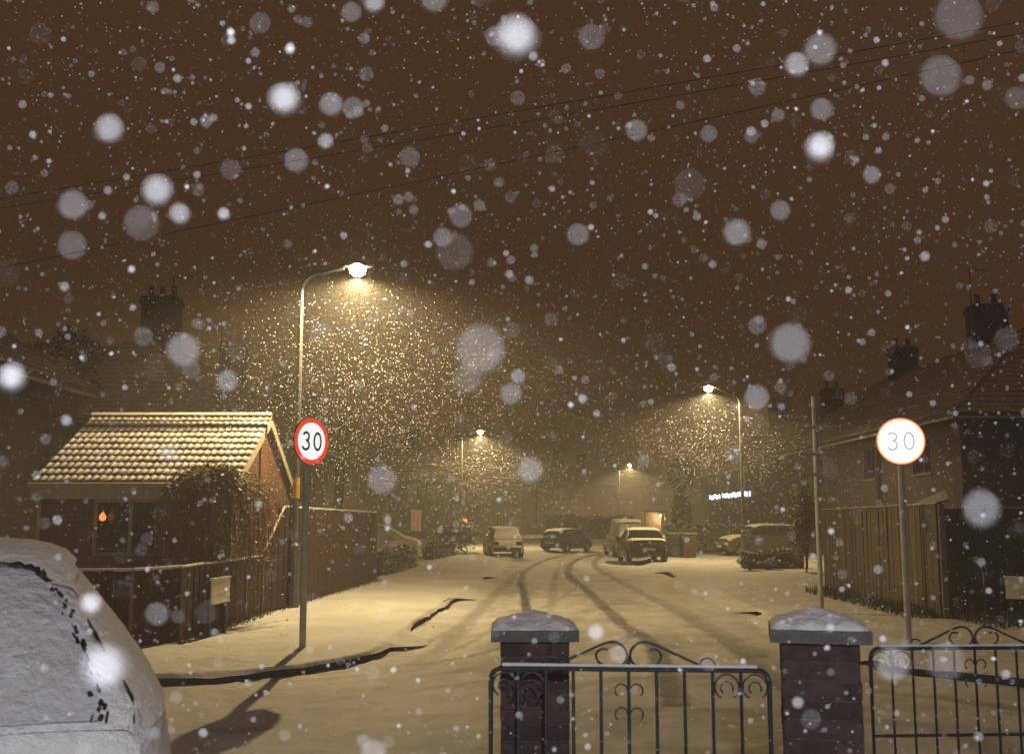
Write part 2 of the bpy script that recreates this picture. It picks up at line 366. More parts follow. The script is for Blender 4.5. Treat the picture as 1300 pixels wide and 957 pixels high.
me.polygons.add(len(fc)); me.polygons.foreach_set('loop_start', np.arange(0, fc.size, 4, dtype=np.int32)); me.polygons.foreach_set('loop_total', np.full(len(fc), 4, dtype=np.int32))
me.update(calc_edges=True); me.polygons.foreach_set('use_smooth', [True]*len(fc))
at = me.attributes.new('track', 'FLOAT', 'POINT'); at.data.foreach_set('value', T.ravel().astype(np.float32))
me.materials.append(MATS['road_snow']); link('road', me, kind='structure')

# pavements, kerb stones, drifted snow over the kerb
def pavement(name, K, closing, side, exposed):
    pts = resample(smooth_line([Vector((p.x, p.y, 0)) for p in K]), 0.225)
    m = MB(); poly = [(p.x, p.y, KZ) for p in pts] + [(x, y, KZ) for x, y in closing]
    m.poly(poly); pv = m.build(name, 'snow', kind='structure')
    # drift: where the kerb does not show, snow slopes from pavement to road
    d = MB(); stones = []
    nrm = []
    for i, p in enumerate(pts):
        a, b = pts[max(0, i-1)], pts[min(len(pts)-1, i+1)]; t = (b-a).normalized(); nrm.append(Vector((t.y, -t.x, 0))*side)
    ex = np.array([1.0 if exposed(p) else 0.0 for p in pts]); kx = np.hanning(9)[1:-1]; kx /= kx.sum()
    ex = np.convolve(np.pad(ex, 3, mode='edge'), kx, mode='valid'); ex = np.clip((ex-0.15)/0.7, 0, 1); ex *= np.clip(0.97+0.10*np.sin(np.arange(len(pts))*0.61)*np.sin(np.arange(len(pts))*0.23+1)+0.07*(np.random.rand(len(pts))-0.5), 0, 1)
    row = []
    for i, q in enumerate(pts):
        nn = nrm[i]; e = ex[i]; j = 0.05*math.sin(q.y*3.1+q.x*2.3)+0.03*math.sin(q.y*9.7+q.x*7.1); k2 = 0.010*math.sin(q.y*11.1+q.x*12.3)+0.016*random.random()
        A = [(0, KZ), (0.035+k2, KZ-0.003), (0.045+k2, KZ-0.025), (0.05+k2, KZ-0.04)]
        B = [(0, KZ), (0.12, KZ-0.02), (0.32+j, 0.06), (0.66+j, 0.0)]
        row += [q+nn*(a_[0]*e+b_[0]*(1-e))+Vector((0, 0, a_[1]*e+b_[1]*(1-e))) for a_, b_ in zip(A, B)]
    d.add(row, [(4*i+c, 4*i+c+1, 4*i+c+5, 4*i+c+4) for i in range(len(pts)-1) for c in range(3)])
    d.build('snow_drift', 'snow', pv, smooth=True, kind='stuff')
    step = 4; ks = MB().box((0, 0, 0), (0.90, 0.125, 0.26)).mesh('kerb_stone', 'kerb_stone')
    for i in range(0, len(pts)-step, step):
        a, b = pts[i], pts[i+step]; c = (a+b)/2
        if c.y > 60 or abs(c.x) > 14 or not (exposed(a) or exposed(b)): continue
        o = link('kerb_stone', ks, pv); nn = nrm[i+1]
        o.location = (c.x-nn.x*0.035+0.0, c.y-nn.y*0.035, 0.008+0.003*random.random()); o.rotation_euler = (0, 0, math.atan2((b-a).y, (b-a).x)); o.scale = (((b-a).length-0.012)/0.90, 1, 1); o.location.z += random.uniform(-0.006, 0.004); o.rotation_euler.x = random.uniform(-0.03, 0.03)
    return pv
pavement('pavement_left', KL, [(30, 110), (-120, 110), (-120, 10.7)], 1, EXL)
pavement('pavement_right', KR, [(35, 110), (120, 110), (120, 9.5)], -1, EXR)
MB().prism([(-30, -20), (30, -20), (30, 6.3), (-0.9, 6.2), (-1.3, 4.6), (-30, 4.4)], -0.1, 0.10).build('near_pavement', 'snow', kind='structure')

# ================================================================== HOUSES
def tile_plane(mb, eL, eR, rR, rL, tw=0.3, gauge=0.3, t=0.035):
    eL, eR, rR, rL = map(Vector, (eL, eR, rR, rL))
    n = (eR-eL).cross(rL-eL).normalized()
    if n.z < 0: n = -n
    up = ((rL+rR)/2-(eL+eR)/2); u = (eR-eL).normalized(); up = up - u*up.dot(u); H = up.length; up.normalize()
    rows = max(1, int(H/gauge)); g = H/rows
    for r in range(rows):
        v = r/rows; a = eL.lerp(rL, v); b = eR.lerp(rR, v); a2 = eL.lerp(rL, min(1, v+1/rows)); b2 = eR.lerp(rR, min(1, v+1/rows))
        Lw = (b-a).length; L0 = (a2-a).dot(u); L1 = Lw + (b2-b).dot(u)
        x = -(tw/2 if r % 2 else 0)
        while x < Lw:
            x0, x1 = max(0, x), min(Lw, x+tw-0.012); x += tw
            if x1-x0 < 0.05: continue
            k = t*(0.85+0.4*random.random())
            y0, y1 = min(max(x0, L0), L1), min(max(x1, L0), L1)
            vs = [a+u*x0+n*k, a+u*x1+n*k, a+u*y1+up*(g*1.0)+n*0.008, a+u*y0+up*(g*1.0)+n*0.008, a+u*x0-n*0.01, a+u*x1-n*0.01]
            mb.add(vs, [(0, 1, 2, 3), (4, 5, 1, 0), (4, 0, 3), (1, 5, 2)])
    return mb
def wall_skin(mb, mapf, u0, u1, z0, z1, ops, depth=0.14):
    us = sorted(set([u0, u1] + [o[0] for o in ops] + [o[1] for o in ops])); zs = sorted(set([z0, z1] + [o[2] for o in ops] + [o[3] for o in ops]))
    for i in range(len(us)-1):
        for j in range(len(zs)-1):
            cu, cz = (us[i]+us[i+1])/2, (zs[j]+zs[j+1])/2
            if any(o[0] < cu < o[1] and o[2] < cz < o[3] for o in ops): continue
            mb.poly([mapf(us[i], 0, zs[j]), mapf(us[i+1], 0, zs[j]), mapf(us[i+1], 0, zs[j+1]), mapf(us[i], 0, zs[j+1])])
    for a, b, c, d in ops:
        q = [(a, c), (b, c), (b, d), (a, d)]
        for k in range(4):
            p, r = q[k], q[(k+1) % 4]
            mb.poly([mapf(p[0], 0, p[1]), mapf(r[0], 0, r[1]), mapf(r[0], depth, r[1]), mapf(p[0], depth, p[1])])
def mapbox(mb, mapf, u0, u1, t0, t1, z0, z1):
    vs = [mapf(u, t, z) for z in (z0, z1) for t in (t0, t1) for u in (u0, u1)]
    mb.add(vs, [(0, 2, 3, 1), (4, 5, 7, 6), (0, 1, 5, 4), (2, 6, 7, 3), (0, 4, 6, 2), (1, 3, 7, 5)])
def window(root, mapf, u0, u1, z0, z1, frame='white_frame', pane='glass', mull=1, sill=True, name='window'):
    f = MB(); b = 0.06; t0, t1 = 0.07, 0.13
    mapbox(f, mapf, u0, u1, t0, t1, z0, z0+b); mapbox(f, mapf, u0, u1, t0, t1, z1-b, z1)
    mapbox(f, mapf, u0, u0+b, t0, t1, z0+b, z1-b); mapbox(f, mapf, u1-b, u1, t0, t1, z0+b, z1-b)
    for k in range(mull):
        c = u0+(u1-u0)*(k+1)/(mull+1); mapbox(f, mapf, c-b/2, c+b/2, t0+0.004, t1, z0+b, z1-b)
    o = f.build(name, frame, root)
    g = MB(); g.poly([mapf(u0+b/2, 0.105, z0+b/2), mapf(u1-b/2, 0.105, z0+b/2), mapf(u1-b/2, 0.105, z1-b/2), mapf(u0+b/2, 0.105, z1-b/2)]); g.build('pane', pane, o)
    if sill:
        s = MB(); mapbox(s, mapf, u0-0.08, u1+0.08, -0.06, 0.07, z0-0.07, z0); s.build('sill', 'cap_stone', o)
    return o
def chimney(root, x, y, base, top, w=1.0, d=0.7, pots=2, aerial=None):
    m = MB(); m.box((x, y, (base+top-0.3)/2), (w, d, top-0.3-base)); m.box((x, y, top-0.24), (w+0.12, d+0.12, 0.12)); m.box((x, y, top-0.10), (w+0.04, d+0.04, 0.16))
    c = m.build('chimney', 'brick_brown', root)
    for k in range(pots):
        px = x + (k-(pots-1)/2)*w/pots
        MB().lathe([(0.13, top-0.03), (0.15, top+0.02), (0.11, top+0.06), (0.10, top+0.36), (0.125, top+0.38), (0.125, top+0.42), (0.08, top+0.42)], (px, y, 0), 10).build('chimney_pot', 'chimney_pot', c)
    MB().box((x, y, top+0.0), (w*0.9, d*0.9, 0.05)).build('snow_cap', 'snow', c)
    if aerial:
        ax, h = aerial; a = MB(); a.tube([(x+ax, y-d/2-0.04, top-0.9), (x+ax, y-d/2-0.04, top+h)], 0.022, 5)
        a.tube([(x+ax-0.1, y-d/2-0.04, top+h-0.05), (x+ax+0.75, y-d/2-0.04, top+h-0.05)], 0.014, 4)
        for k in range(6): a.tube([(x+ax+0.05+k*0.13, y-d/2-0.24, top+h-0.05), (x+ax+0.05+k*0.13, y-d/2+0.16, top+h-0.05)], 0.008, 4)
        a.build('aerial', 'gutter', c)
def house(label, loc, rz, W, Ln, eave, ridge, hipS, hipN, wins, chims, wall='brick_brown', tw=0.3, gauge=0.3, ov=0.35, name='brick_house', roofm='roof_tile', doors=(), lit=(), pipes=(), frame='white_frame'):
    """ridge along local y; sides: S is -y (towards the camera), E is +x, W is -x"""
    R = thing(name, label, 'house', loc, rz, None)
    maps = {'S': (lambda u, t, z: (u, -Ln/2+t, z)), 'N': (lambda u, t, z: (-u, Ln/2-t, z)), 'E': (lambda u, t, z: (W/2-t, u, z)), 'W': (lambda u, t, z: (-W/2+t, -u, z))}
    for sd in 'SNEW':
        half = W/2 if sd in 'SN' else Ln/2
        ops = [(u-ww/2, u+ww/2, z, z+h) for s, u, z, ww, h in wins if s == sd] + [(u-0.5, u+0.5, 0.16, 2.2) for s, u in doors if s == sd]
        m = MB(); wall_skin(m, maps[sd], -half, half, -0.2, eave, ops)
        if sd in 'SN' and ((sd == 'S' and hipS <= 0) or (sd == 'N' and hipN <= 0)):
            m.poly([maps[sd](-half, 0, eave), maps[sd](half, 0, eave), maps[sd](0, 0, ridge-0.05)])
        m.build('wall', wall, R)
    for i, (s, u, z, ww, h) in enumerate(wins):
        window(R, maps[s], u-ww/2, u+ww/2, z, z+h, frame, pane=('window_warm' if i in lit else 'glass'), mull=(2 if ww > 1.5 else 1))
    for s, u in doors:
        d = MB(); mapbox(d, maps[s], u-0.5, u+0.5, 0.06, 0.12, 0.16, 2.2); dd = d.build('door', 'fence_dark', R)
        k = MB(); mapbox(k, maps[s], u+0.34, u+0.42, 0.02, 0.06, 1.1, 1.2); k.build('handle', 'rim', dd)
    # roof
    e = ov; x0, x1, y0, y1 = -W/2-e, W/2+e, -Ln/2-(e if hipS > 0 else 0.12), Ln/2+(e if hipN > 0 else 0.12)
    ez = eave - e*(ridge-eave)/(W/2) + 0.05
    rs, rn = (0, y0+hipS+e if hipS > 0 else y0, ridge), (0, y1-hipN-e if hipN > 0 else y1, ridge)
    SWc, SEc, NWc, NEc = (x0, y0, ez), (x1, y0, ez), (x0, y1, ez), (x1, y1, ez)
    b = MB(); b.poly([SEc, NEc, rn, rs]); b.poly([NWc, SWc, rs, rn])
    if hipS > 0: b.poly([SWc, SEc, rs])
    if hipN > 0: b.poly([NEc, NWc, rn])
    b.poly([SWc, NWc, NEc, SEc])
    ro = b.build('roof', 'roof_base', R)
    tm = MB(); tile_plane(tm, SEc, NEc, rn, rs, tw, gauge); tile_plane(tm, NWc, SWc, rs, rn, tw, gauge)
    if hipS > 0: tile_plane(tm, SWc, SEc, rs, rs, tw, gauge)
    if hipN > 0: tile_plane(tm, NEc, NWc, rn, rn, tw, gauge)
    tm.build('tiles', roofm, ro, kind='stuff')
    rt = MB(); rt.tube([rs, rn], 0.10, 8)
    if hipS > 0: rt.tube([SWc, rs], 0.09, 8); rt.tube([SEc, rs], 0.09, 8)
    if hipN > 0: rt.tube([NEc, rn], 0.09, 8); rt.tube([NWc, rn], 0.09, 8)
    rt.build('ridge_tiles', roofm, ro)
    gl = [((x1+0.05, y0), (x1+0.05, y1)), ((x0-0.05, y0), (x0-0.05, y1))] + ([((x0, y0-0.05), (x1, y0-0.05))] if hipS > 0 else [])
    for (ax_, ay_), (bx_, by_) in gl: MB().tube([(ax_, ay_, ez-0.04), (bx_, by_, ez-0.04)], 0.06, 6).build('gutter', 'gutter', R)
    for xx in (x0+0.02, x1-0.02): MB().box((xx, (y0+y1)/2, ez-0.09), (0.03, y1-y0, 0.16)).build('fascia', 'fascia', R)
    if hipS > 0: MB().box(((x0+x1)/2, y0+0.02, ez-0.09), (x1-x0-0.1, 0.03, 0.16)).build('fascia', 'fascia', R)
    for s, u in pipes:
        p = MB(); q = maps[s]; p.tube([q(u, -ov-0.03, ez-0.05), q(u, -0.07, ez-0.45), q(u, -0.07, 0.0)], 0.04, 6); p.build('downpipe', 'gutter', R)
    for c in chims: chimney(R, *c)
    return R
# left row
house('hip roofed brick house rising behind the small pantiled building', (-13.3, 42.25, 0), 0, 8.6, 19.5, 5.1, 8.25, 4.0, 4.0,
      [('S', -2.0, 3.2, 1.2, 1.2), ('S', 1.8, 3.2, 1.2, 1.2), ('E', -7, 3.2, 1.6, 1.2), ('E', -3, 3.2, 1.2, 1.2), ('E', 3, 3.2, 1.2, 1.2), ('E', 7, 3.2, 1.6, 1.2), ('E', -7, 0.9, 1.6, 1.3), ('E', 7, 0.9, 1.6, 1.3)],
      [(0.1, -4.3, 7.6, 10.0, 1.3, 0.8, 3, (0.55, 0.75)), (0, 6.2, 7.6, 9.9, 1.2, 0.8, 2, (-0.5, 0.8))], doors=[('E', -3.2), ('E', 3.2)])
house('brick house with gutter at the left edge of the photo', (-15.25, 18.4, 0), 0, 8.6, 14.4, 5.15, 8.3, 0, 4.0,
      [('E', -2, 3.1, 1.6, 1.2), ('E', 1.0, 0.9, 1.6, 1.3)], [(0, -3, 7.8, 9.9, 1.0, 0.8, 2)], pipes=[('E', 5.6)])
house('farther brick house on the left beyond the tall fence', (-13.2, 62.5, 0), 0, 8.4, 15.0, 5.1, 8.2, 3.8, 3.8,
      [('E', -5, 3.2, 1.2, 1.2), ('E', -2, 3.2, 1.2, 1.2), ('E', 2, 3.2, 1.2, 1.2), ('E', 5, 3.2, 1.2, 1.2), ('E', -5, 0.9, 1.6, 1.3), ('E', 5, 0.9, 1.6, 1.3)],
      [(0, -3.6, 7.6, 10.0, 1.1, 0.8, 2), (0, 4.2, 7.6, 9.6, 1.1, 0.8, 2)], tw=0.4, gauge=0.35, doors=[('E', -2), ('E', 2)])
rzT = -math.atan2(0.471, 0.882); ax = Vector((math.cos(rzT), math.sin(rzT), 0))
ctr = Vector((-4.65, 84, 0)) - ax*4.2
house('long terrace closing the view on the left with two warm ground floor windows', ctr, rzT, 8.4, 23.4, 5.0, 7.9, 0, 0,
      [('E', -9.5, 3.1, 1.2, 1.2), ('E', -6.3, 3.1, 1.2, 1.2), ('E', -3, 3.1, 1.2, 1.2), ('E', 0.5, 3.1, 1.2, 1.2), ('E', 4, 3.1, 1.2, 1.2), ('E', 7.6, 3.1, 1.2, 1.2),
       ('E', -9.4, 1.0, 0.8, 1.1), ('E', -5.6, 0.7, 1.6, 1.7), ('E', 0.5, 0.9, 1.6, 1.3), ('E', 7.4, 0.9, 1.6, 1.3)],
      [(0, -9, 7.2, 9.2, 1.1, 0.8, 2), (0, 0, 7.2, 9.2, 1.1, 0.8, 2), (0, 8, 7.2, 9.2, 1.1, 0.8, 2)], tw=0.45, gauge=0.4, name='terrace', lit=(6, 7), doors=[('E', -1.6), ('E', 4.4)])
# right row
house('dark hip roofed house with chimneys behind the wooden fence on the right', (17.9, 42, 0), 0, 8.6, 22.0, 5.1, 8.25, 4.0, 4.0,
      [('S', -1.9, 3.2, 1.5, 1.2), ('S', 1.8, 3.2, 1.2, 1.2), ('W', 8, 3.2, 1.5, 1.2), ('W', 3, 3.2, 1.2, 1.2), ('W', -3, 3.2, 1.2, 1.2), ('W', -8, 3.2, 1.5, 1.2), ('W', 8, 0.9, 1.6, 1.3), ('W', -8, 0.9, 1.6, 1.3)],
      [(0, -4, 7.6, 9.7, 1.25, 0.8, 2, (-0.75, 1.3)), (0, 4.4, 7.6, 9.5, 1.1, 0.8, 2)], doors=[('W', 3.2), ('W', -3.2)], frame='dark_frame')
house('hip roofed house beyond the crossbar post with bright lamps under its eaves', (18.8, 67.5, 0), 0, 8.6, 22, 5.1, 8.2, 4.0, 4.0,
      [('S', -3.0, 3.0, 1.0, 1.2), ('S', 1.8, 3.2, 1.2, 1.2), ('W', 8, 3.2, 1.5, 1.2), ('W', 3, 3.2, 1.2, 1.2), ('W', -3, 3.2, 1.2, 1.2), ('W', -8, 3.2, 1.5, 1.2)],
      [(-0.4, -9.0, 6.6, 9.1, 1.1, 0.8, 2), (0, 4.4, 7.6, 9.5, 1.1, 0.8, 2)], tw=0.4, gauge=0.35, doors=[('W', 3.2)])
house('pale rendered house facing down the road at its far end', (11.0, 112, 0), 0, 12, 9, 5.0, 7.6, 3, 3,
      [('S', -4, 3.1, 1.5, 1.2), ('S', 0, 3.1, 1.2, 1.2), ('S', 4, 3.1, 1.5, 1.2), ('S', -4, 0.9, 1.6, 1.3), ('S', 0, 0.9, 1.6, 1.3)], [(-3.5, 0, 6.6, 8.6, 1, 0.8, 2)], wall='render_wall', tw=0.5, gauge=0.45, doors=[('S', 4)], name='rendered_house')
house('dark narrow gable house at the far bend beside the pale house', (4.6, 101, 0), 0, 4.4, 8, 5.4, 7.4, 0, 0,
      [('S', 0, 3.2, 1.2, 1.2), ('S', 0, 0.9, 1.6, 1.3)], [(0, 2, 6.6, 8.4, 0.9, 0.7, 2)], tw=0.5, gauge=0.45)

# ------------------------------------------------------------------ small pantiled building
gx0, gx1, gy0, gy1, GE, GR = -7.8, -4.62, 17.0, 21.4, 2.40, 3.62
R = thing('outbuilding', 'small brick building with a snowy pantile roof behind the low fence', 'outbuilding', ((gx0+gx1)/2, gy0, 0))
ox = (gx0+gx1)/2; hw = (gx1-gx0)/2; dp = gy1-gy0
mp = {'S': (lambda u, t, z: (u, t, z)), 'N': (lambda u, t, z: (-u, dp-t, z)), 'E': (lambda u, t, z: (hw-t, u+dp/2, z)), 'W': (lambda u, t, z: (-hw+t, -u+dp/2, z))}
wu0, wu1, wz0, wz1 = -6.93-ox, -5.70-ox, 1.12, 2.06
for sd in 'SNEW':
    half = hw if sd in 'SN' else dp/2
    m = MB(); wall_skin(m, mp[sd], -half, half, -0.1, GE-0.02, [(wu0, wu1, wz0, wz1)] if sd == 'S' else [], 0.12)
    if sd in 'EW': m.poly([mp[sd](-half, 0, GE-0.02), mp[sd](half, 0, GE-0.02), mp[sd](0, 0, GR-0.04)])
    m.build('wall', 'brick_red', R)
window(R, mp['S'], wu0, wu1, wz0, wz1, 'window_frame', mull=1)
ang = math.atan2(GR-GE, dp/2); sl = math.hypot(GR-GE, dp/2)+0.20; ovx = 0.1
mb = MB(); e0 = Vector((0, dp/2, GR)) - Vector((0, math.cos(ang), math.sin(ang)))*sl; e1 = Vector((0, dp/2, GR)) + Vector((0, math.cos(ang), -math.sin(ang)))*sl
for e in (e0, e1): mb.poly([(-hw-ovx, e.y, e.z), (hw+ovx, e.y, e.z), (hw+ovx, dp/2, GR), (-hw-ovx, dp/2, GR)])
roof = mb.build('roof', 'roof_base', R)
ncol, nrow = 14, 11; tw_ = (2*hw+2*ovx)/ncol; tg = sl/nrow
def pantile(tw, tl, th=0.026):
    n = 10; m = MB(); top = []; bot = []; lip = []
    for i in range(n+1):
        u = i/n; wv = 0.011*max(0, math.sin(2*PI*(2*u)-0.6))+0.004*math.sin(4*PI*u)
        x = (u-0.5)*tw*1.02
        bot.append((x, 0, th+wv)); top.append((x, tl*1.05, 0.010+wv)); lip.append((x, 0.004, wv-0.006))
    N = n+1; vs = bot+top+lip
    fs = [(i, i+1, N+i+1, N+i) for i in range(n)] + [(2*N+i, 2*N+i+1, i+1, i) for i in range(n)] + [(0, N, 2*N), (n, 2*N+n, N+n)]
    return m.add(vs, fs)
pm = pantile(tw_, tg).mesh('roof_tile', 'tile_snowy', True)
for r in range(nrow):
    for c in range(ncol):
        o = link('roof_tile', pm, roof); s = tg*r
        o.location = (-hw-ovx+tw_*(c+0.5), e0.y+math.cos(ang)*s, e0.z+math.sin(ang)*s+0.012+random.uniform(-0.003, 0.004))
        o.rotation_euler = (ang+random.uniform(-0.012, 0.012), random.uniform(-0.008, 0.008), random.uniform(-0.01, 0.01))
bt = MB(); Mr = Matrix.Rotation(PI, 3, 'Z') @ Matrix.Rotation(ang, 3, 'X'); src = pantile(tw_, tg)
for r in range(nrow):
    for c in range(ncol):
        s = tg*r; base = Vector((-hw-ovx+tw_*(c+0.5), e1.y-math.cos(ang)*s, e1.z+math.sin(ang)*s+0.012))
        bt.add([Mr @ Vector(v) + base for v in src.v], src.f)
bt.build('back_tiles', 'tile_snowy', roof, kind='stuff')
MB().tube([(-hw-ovx, dp/2, GR+0.02), (hw+ovx, dp/2, GR+0.02)], 0.085, 8).build('ridge_tiles', 'tile_snowy', roof)
m = MB(); m.tube([(-hw-ovx, e0.y-0.05, e0.z-0.03), (hw+ovx, e0.y-0.05, e0.z-0.03)], 0.05, 6); m.build('gutter', 'fascia', R)
MB().box((0, e0.y+0.03, e0.z-0.15), (2*hw+2*ovx, 0.03, 0.20)).build('fascia', 'fascia', R)
m = MB(); m.tube([(-hw-0.02, e0.y-0.04, e0.z-0.06), (-hw+0.02, -0.05, e0.z-0.34), (-hw+0.02, -0.05, 0.0)], 0.035, 6); m.build('downpipe', 'fascia', R)
m = MB()
for sy, e in ((1, e0), (-1, e1)): m.add([(hw+ovx-0.02, e.y, e.z-0.01), (hw+ovx, e.y, e.z-0.01), (hw+ovx, dp/2, GR-0.01), (hw+ovx-0.02, dp/2, GR-0.01), (hw+ovx-0.02, e.y, e.z-0.17), (hw+ovx, e.y, e.z-0.17), (hw+ovx, dp/2, GR-0.17), (hw+ovx-0.02, dp/2, GR-0.17)], [(0, 1, 2, 3), (1, 5, 6, 2), (0, 3, 7, 4), (4, 7, 6, 5), (0, 4, 5, 1)])
m.build('bargeboard', 'fascia', R)
m = MB(); p0 = P(136, 657, 17.12); m.lathe([(0.02, -0.05), (0.05, -0.03), (0.06, 0.02), (0.03, 0.07), (0.01, 0.09)], (0, 0, 0), 8)  # orange reflection in the pane, added here as a small glowing body
t = thing('window_glint', 'small glowing orange lantern hanging at the small building\'s window', 'window glow', (p0.x, 16.93, p0.z)); m.build('glass', 'amber_glow', t); MB().tube([(0, 0, 0.09), (0, 0.02, 0.2)], 0.006, 4).build('glint_cord', 'gutter', t)
# shed porch behind the right fence
q = P(1185, 628, 20.5); t = thing('lean_to', 'small lean-to roof with thin snow behind the right fence', 'lean-to', (q.x, 20.5, 0))
m = MB(); m.add([(-0.32, -0.2, 1.98), (0.18, -0.3, 2.12), (0.42, 0.4, 2.32), (-0.32, 0.5, 2.0), (-0.32, -0.2, 1.93), (0.18, -0.3, 2.06), (0.42, 0.4, 2.26), (-0.32, 0.5, 1.94)], [(0, 1, 2, 3), (4, 7, 6, 5), (0, 4, 5, 1), (1, 5, 6, 2), (2, 6, 7, 3), (3, 7, 4, 0)]); m.build('roof', 'roof_tile', t)
for xx in (-0.26, 0.14): MB().box((xx, 0, 0.97), (0.06, 0.06, 1.94)).build('post', 'timber_post', t)

# ================================================================== FENCES
def fence(label, pts, h, boardm, bw=0.12, group=None, postm='timber_post', post_gap=0.9, snow=0.022, z0=0.12, posts_front=True, side=1, name='board_fence'):
    """vertical boards, one mesh each, along a line of ground points"""
    pts = [Vector((p[0], p[1], 0)) for p in pts]
    R = thing(name, label, 'fence', (pts[0].x, pts[0].y, 0)); o0 = pts[0]
    hs = h if isinstance(h, (list, tuple)) else [h]*len(pts)
    bm_ = MB().box((0, 0, 0.5), (bw-0.008, 0.022, 1.0)).mesh('board', boardm)
    cap = MB(); rail = MB(); k = 0
    for i, (a, b) in enumerate(zip(pts, pts[1:])):
        Ls = (b-a).length; n = max(1, round(Ls/bw)); t = (b-a)/Ls; nn = Vector((t.y, -t.x, 0))*side; rz = math.atan2(t.y, t.x)
        for j in range(n):
            c = a + t*(Ls*(j+0.5)/n); hh = hs[i]+(hs[i+1]-hs[i])*(j+0.5)/n
            o = link('board', bm_, R); o.location = c-o0+Vector((0, 0, z0-0.03))+nn*(0.006*(k % 2)+0.003*random.random())
            o.scale = (Ls/n/bw, 1, hh-z0+0.03+random.uniform(-0.012, 0.012)); o.rotation_euler = (random.uniform(-0.006, 0.006), random.uniform(-0.006, 0.006), rz); k += 1
        npst = max(1, round(Ls/post_gap))
        for j in range(npst+1):
            if i > 0 and j == 0: continue
            c = a+t*(Ls*j/npst); hh = hs[i]+(hs[i+1]-hs[i])*j/npst
            o = MB().box((0, 0, (hh-z0)/2), (0.035, 0.03, hh-z0)).build('post', postm, R) if posts_front else MB().box((0, 0, (hh-z0)/2), (0.09, 0.09, hh-z0)).build('post', postm, R)
            o.location = c-o0+Vector((0, 0, z0))+nn*(0.03 if posts_front else -0.065); o.rotation_euler = (0, 0, rz)
        for f in (0.2, 0.8):
            rail.tube([a-o0-nn*0.03+Vector((0, 0, z0+(hs[i]-z0)*f)), b-o0-nn*0.03+Vector((0, 0, z0+(hs[i+1]-z0)*f))], 0.025, 4)
        s = [a-o0+Vector((0, 0, hs[i]+0.015)), b-o0+Vector((0, 0, hs[i+1]+0.015))]
        s = resample(s, 0.3); s = [p+Vector((0, 0, random.uniform(-0.006, 0.006))) for p in s]
        cap.tube(s, snow, 6)
    rail.build('rail', postm, R)
    if snow: cap.build('snow_cap', 'snow', R)
    return R
c1 = G(165, 824, 0.13); c2 = G(226, 815, 0.13); c3 = G(330, 780, 0.13)
low = fence('low reddish board fence with pale posts in front of the small building', [(-11.5, c1.y+0.15), (c1.x, c1.y), (c2.x, c2.y), (c3.x, c3.y)], 1.09, 'fence_red')
c4 = G(358, 774, 0.13); c5 = G(477, 737, 0.13)
fence('tall reddish board fence running up the left pavement past the lamp post', [(c3.x, c3.y+0.02), (c4.x, c4.y), (c5.x, c5.y)], [1.10, 1.93, 1.87], 'fence_red', post_gap=1.8, posts_front=False)
r1 = G(1196, 786, 0.13); r2 = G(1048, 751, 0.13)
fence('tall tan paling fence along the right pavement', [(r2.x, r2.y), (r1.x, r1.y)], [1.92, 1.97], 'fence_tan', bw=0.11, snow=0.008, posts_front=False, post_gap=1.8, side=1)
fence('dark board fence returning to the right behind the right name plate', [(r1.x+0.06, r1.y), (r1.x+7.5, r1.y+0.4)], [1.90, 1.90], 'fence_dark', bw=0.13, snow=0.006, posts_front=False, post_gap=1.8)

# ================================================================== POSTS, LAMPS, SIGNS
def street_lamp(label, base, h, reach, toward, r=0.06, energy=800, tape=False, glow='lamp_glow', rise=0.05, dirxy=None):
    """column with a bent arm; toward = +1 arm to the right, -1 to the left"""
    R = thing('street_lamp', label, 'street lamp', (base[0], base[1], 0.1), 0, 'street lamps along the road')
    m = MB(); m.tube([(0, 0, 0), (0, 0, 1.15), (0, 0, 1.2), (0, 0, h-0.45)], [r*1.6, r*1.6, r, r*0.75], 10); m.build('column', 'galv', R)
    m = MB(); pts = [(0, 0, h-0.45)]
    for k in range(1, 8):
        a = k/7*PI/2; pts.append((toward*0.34*(1-math.cos(a)), 0, h-0.45+0.40*math.sin(a)))
    pts.append((toward*(reach-0.25), 0, h+rise)); m.tube(pts, r*0.62, 8); m.build('arm', 'galv', R)
    hd = MB(); cx = toward*(reach-0.05); z = h+rise
    def sh(u, v):
        a = u*2*PI; s = math.sin(PI*min(0.98, max(0.02, v)))**0.5
        return (cx+toward*(v-0.45)*0.62, 0.13*s*math.cos(a), z+0.03+0.075*s*max(-0.25, math.sin(a)))
    hd.grid(sh, 14, 10); head = hd.build('lamp_head', 'galv', R, True)
    bw = MB(); bw.lathe([(0.02, -0.165), (0.085, -0.15), (0.14, -0.10), (0.16, -0.04), (0.15, 0.03), (0.10, 0.06)], (cx+toward*0.05, 0, z+0.005), 14); bw.build('bowl', glow, head, True)
    if tape: MB().tube([(0, 0, tape[0]), (0, 0, tape[1])], r*1.06, 10).build('yellow_band', 'yellow_tape', R)
    l = bpy.data.lights.new('lamp_light', 'SPOT'); l.energy = energy; l.color = LAMP_COL; l.spot_size = math.radians(164); l.spot_blend = 0.40; l.shadow_soft_size = 0.04
    lo = bpy.data.objects.new('lamp_light', l); COL.objects.link(lo); lo.parent = R; lo.location = (cx+toward*0.05, 0, z-0.215)
    return R
b = G(372, 772, 0.13)
street_lamp('tall street lamp with yellow band at the left fence', (b.x, b.y), 6.25, 1.05, 1, 0.065, 2700, (2.0, 2.38))
street_lamp('distant street lamp above the snowy hatchback on the left', (-2.7, 55), 6.2, 1.0, 1, 0.06, 3200)
street_lamp('farthest street lamp, straight up the road', (9.4, 90), 6.2, 0.9, 1, 0.06, 5000, glow='lamp_glow_far')
street_lamp('street lamp on the right with its arm towards the road', (8.5, 38), 6.3, 1.15, -1, 0.06, 2600, rise=0.18)

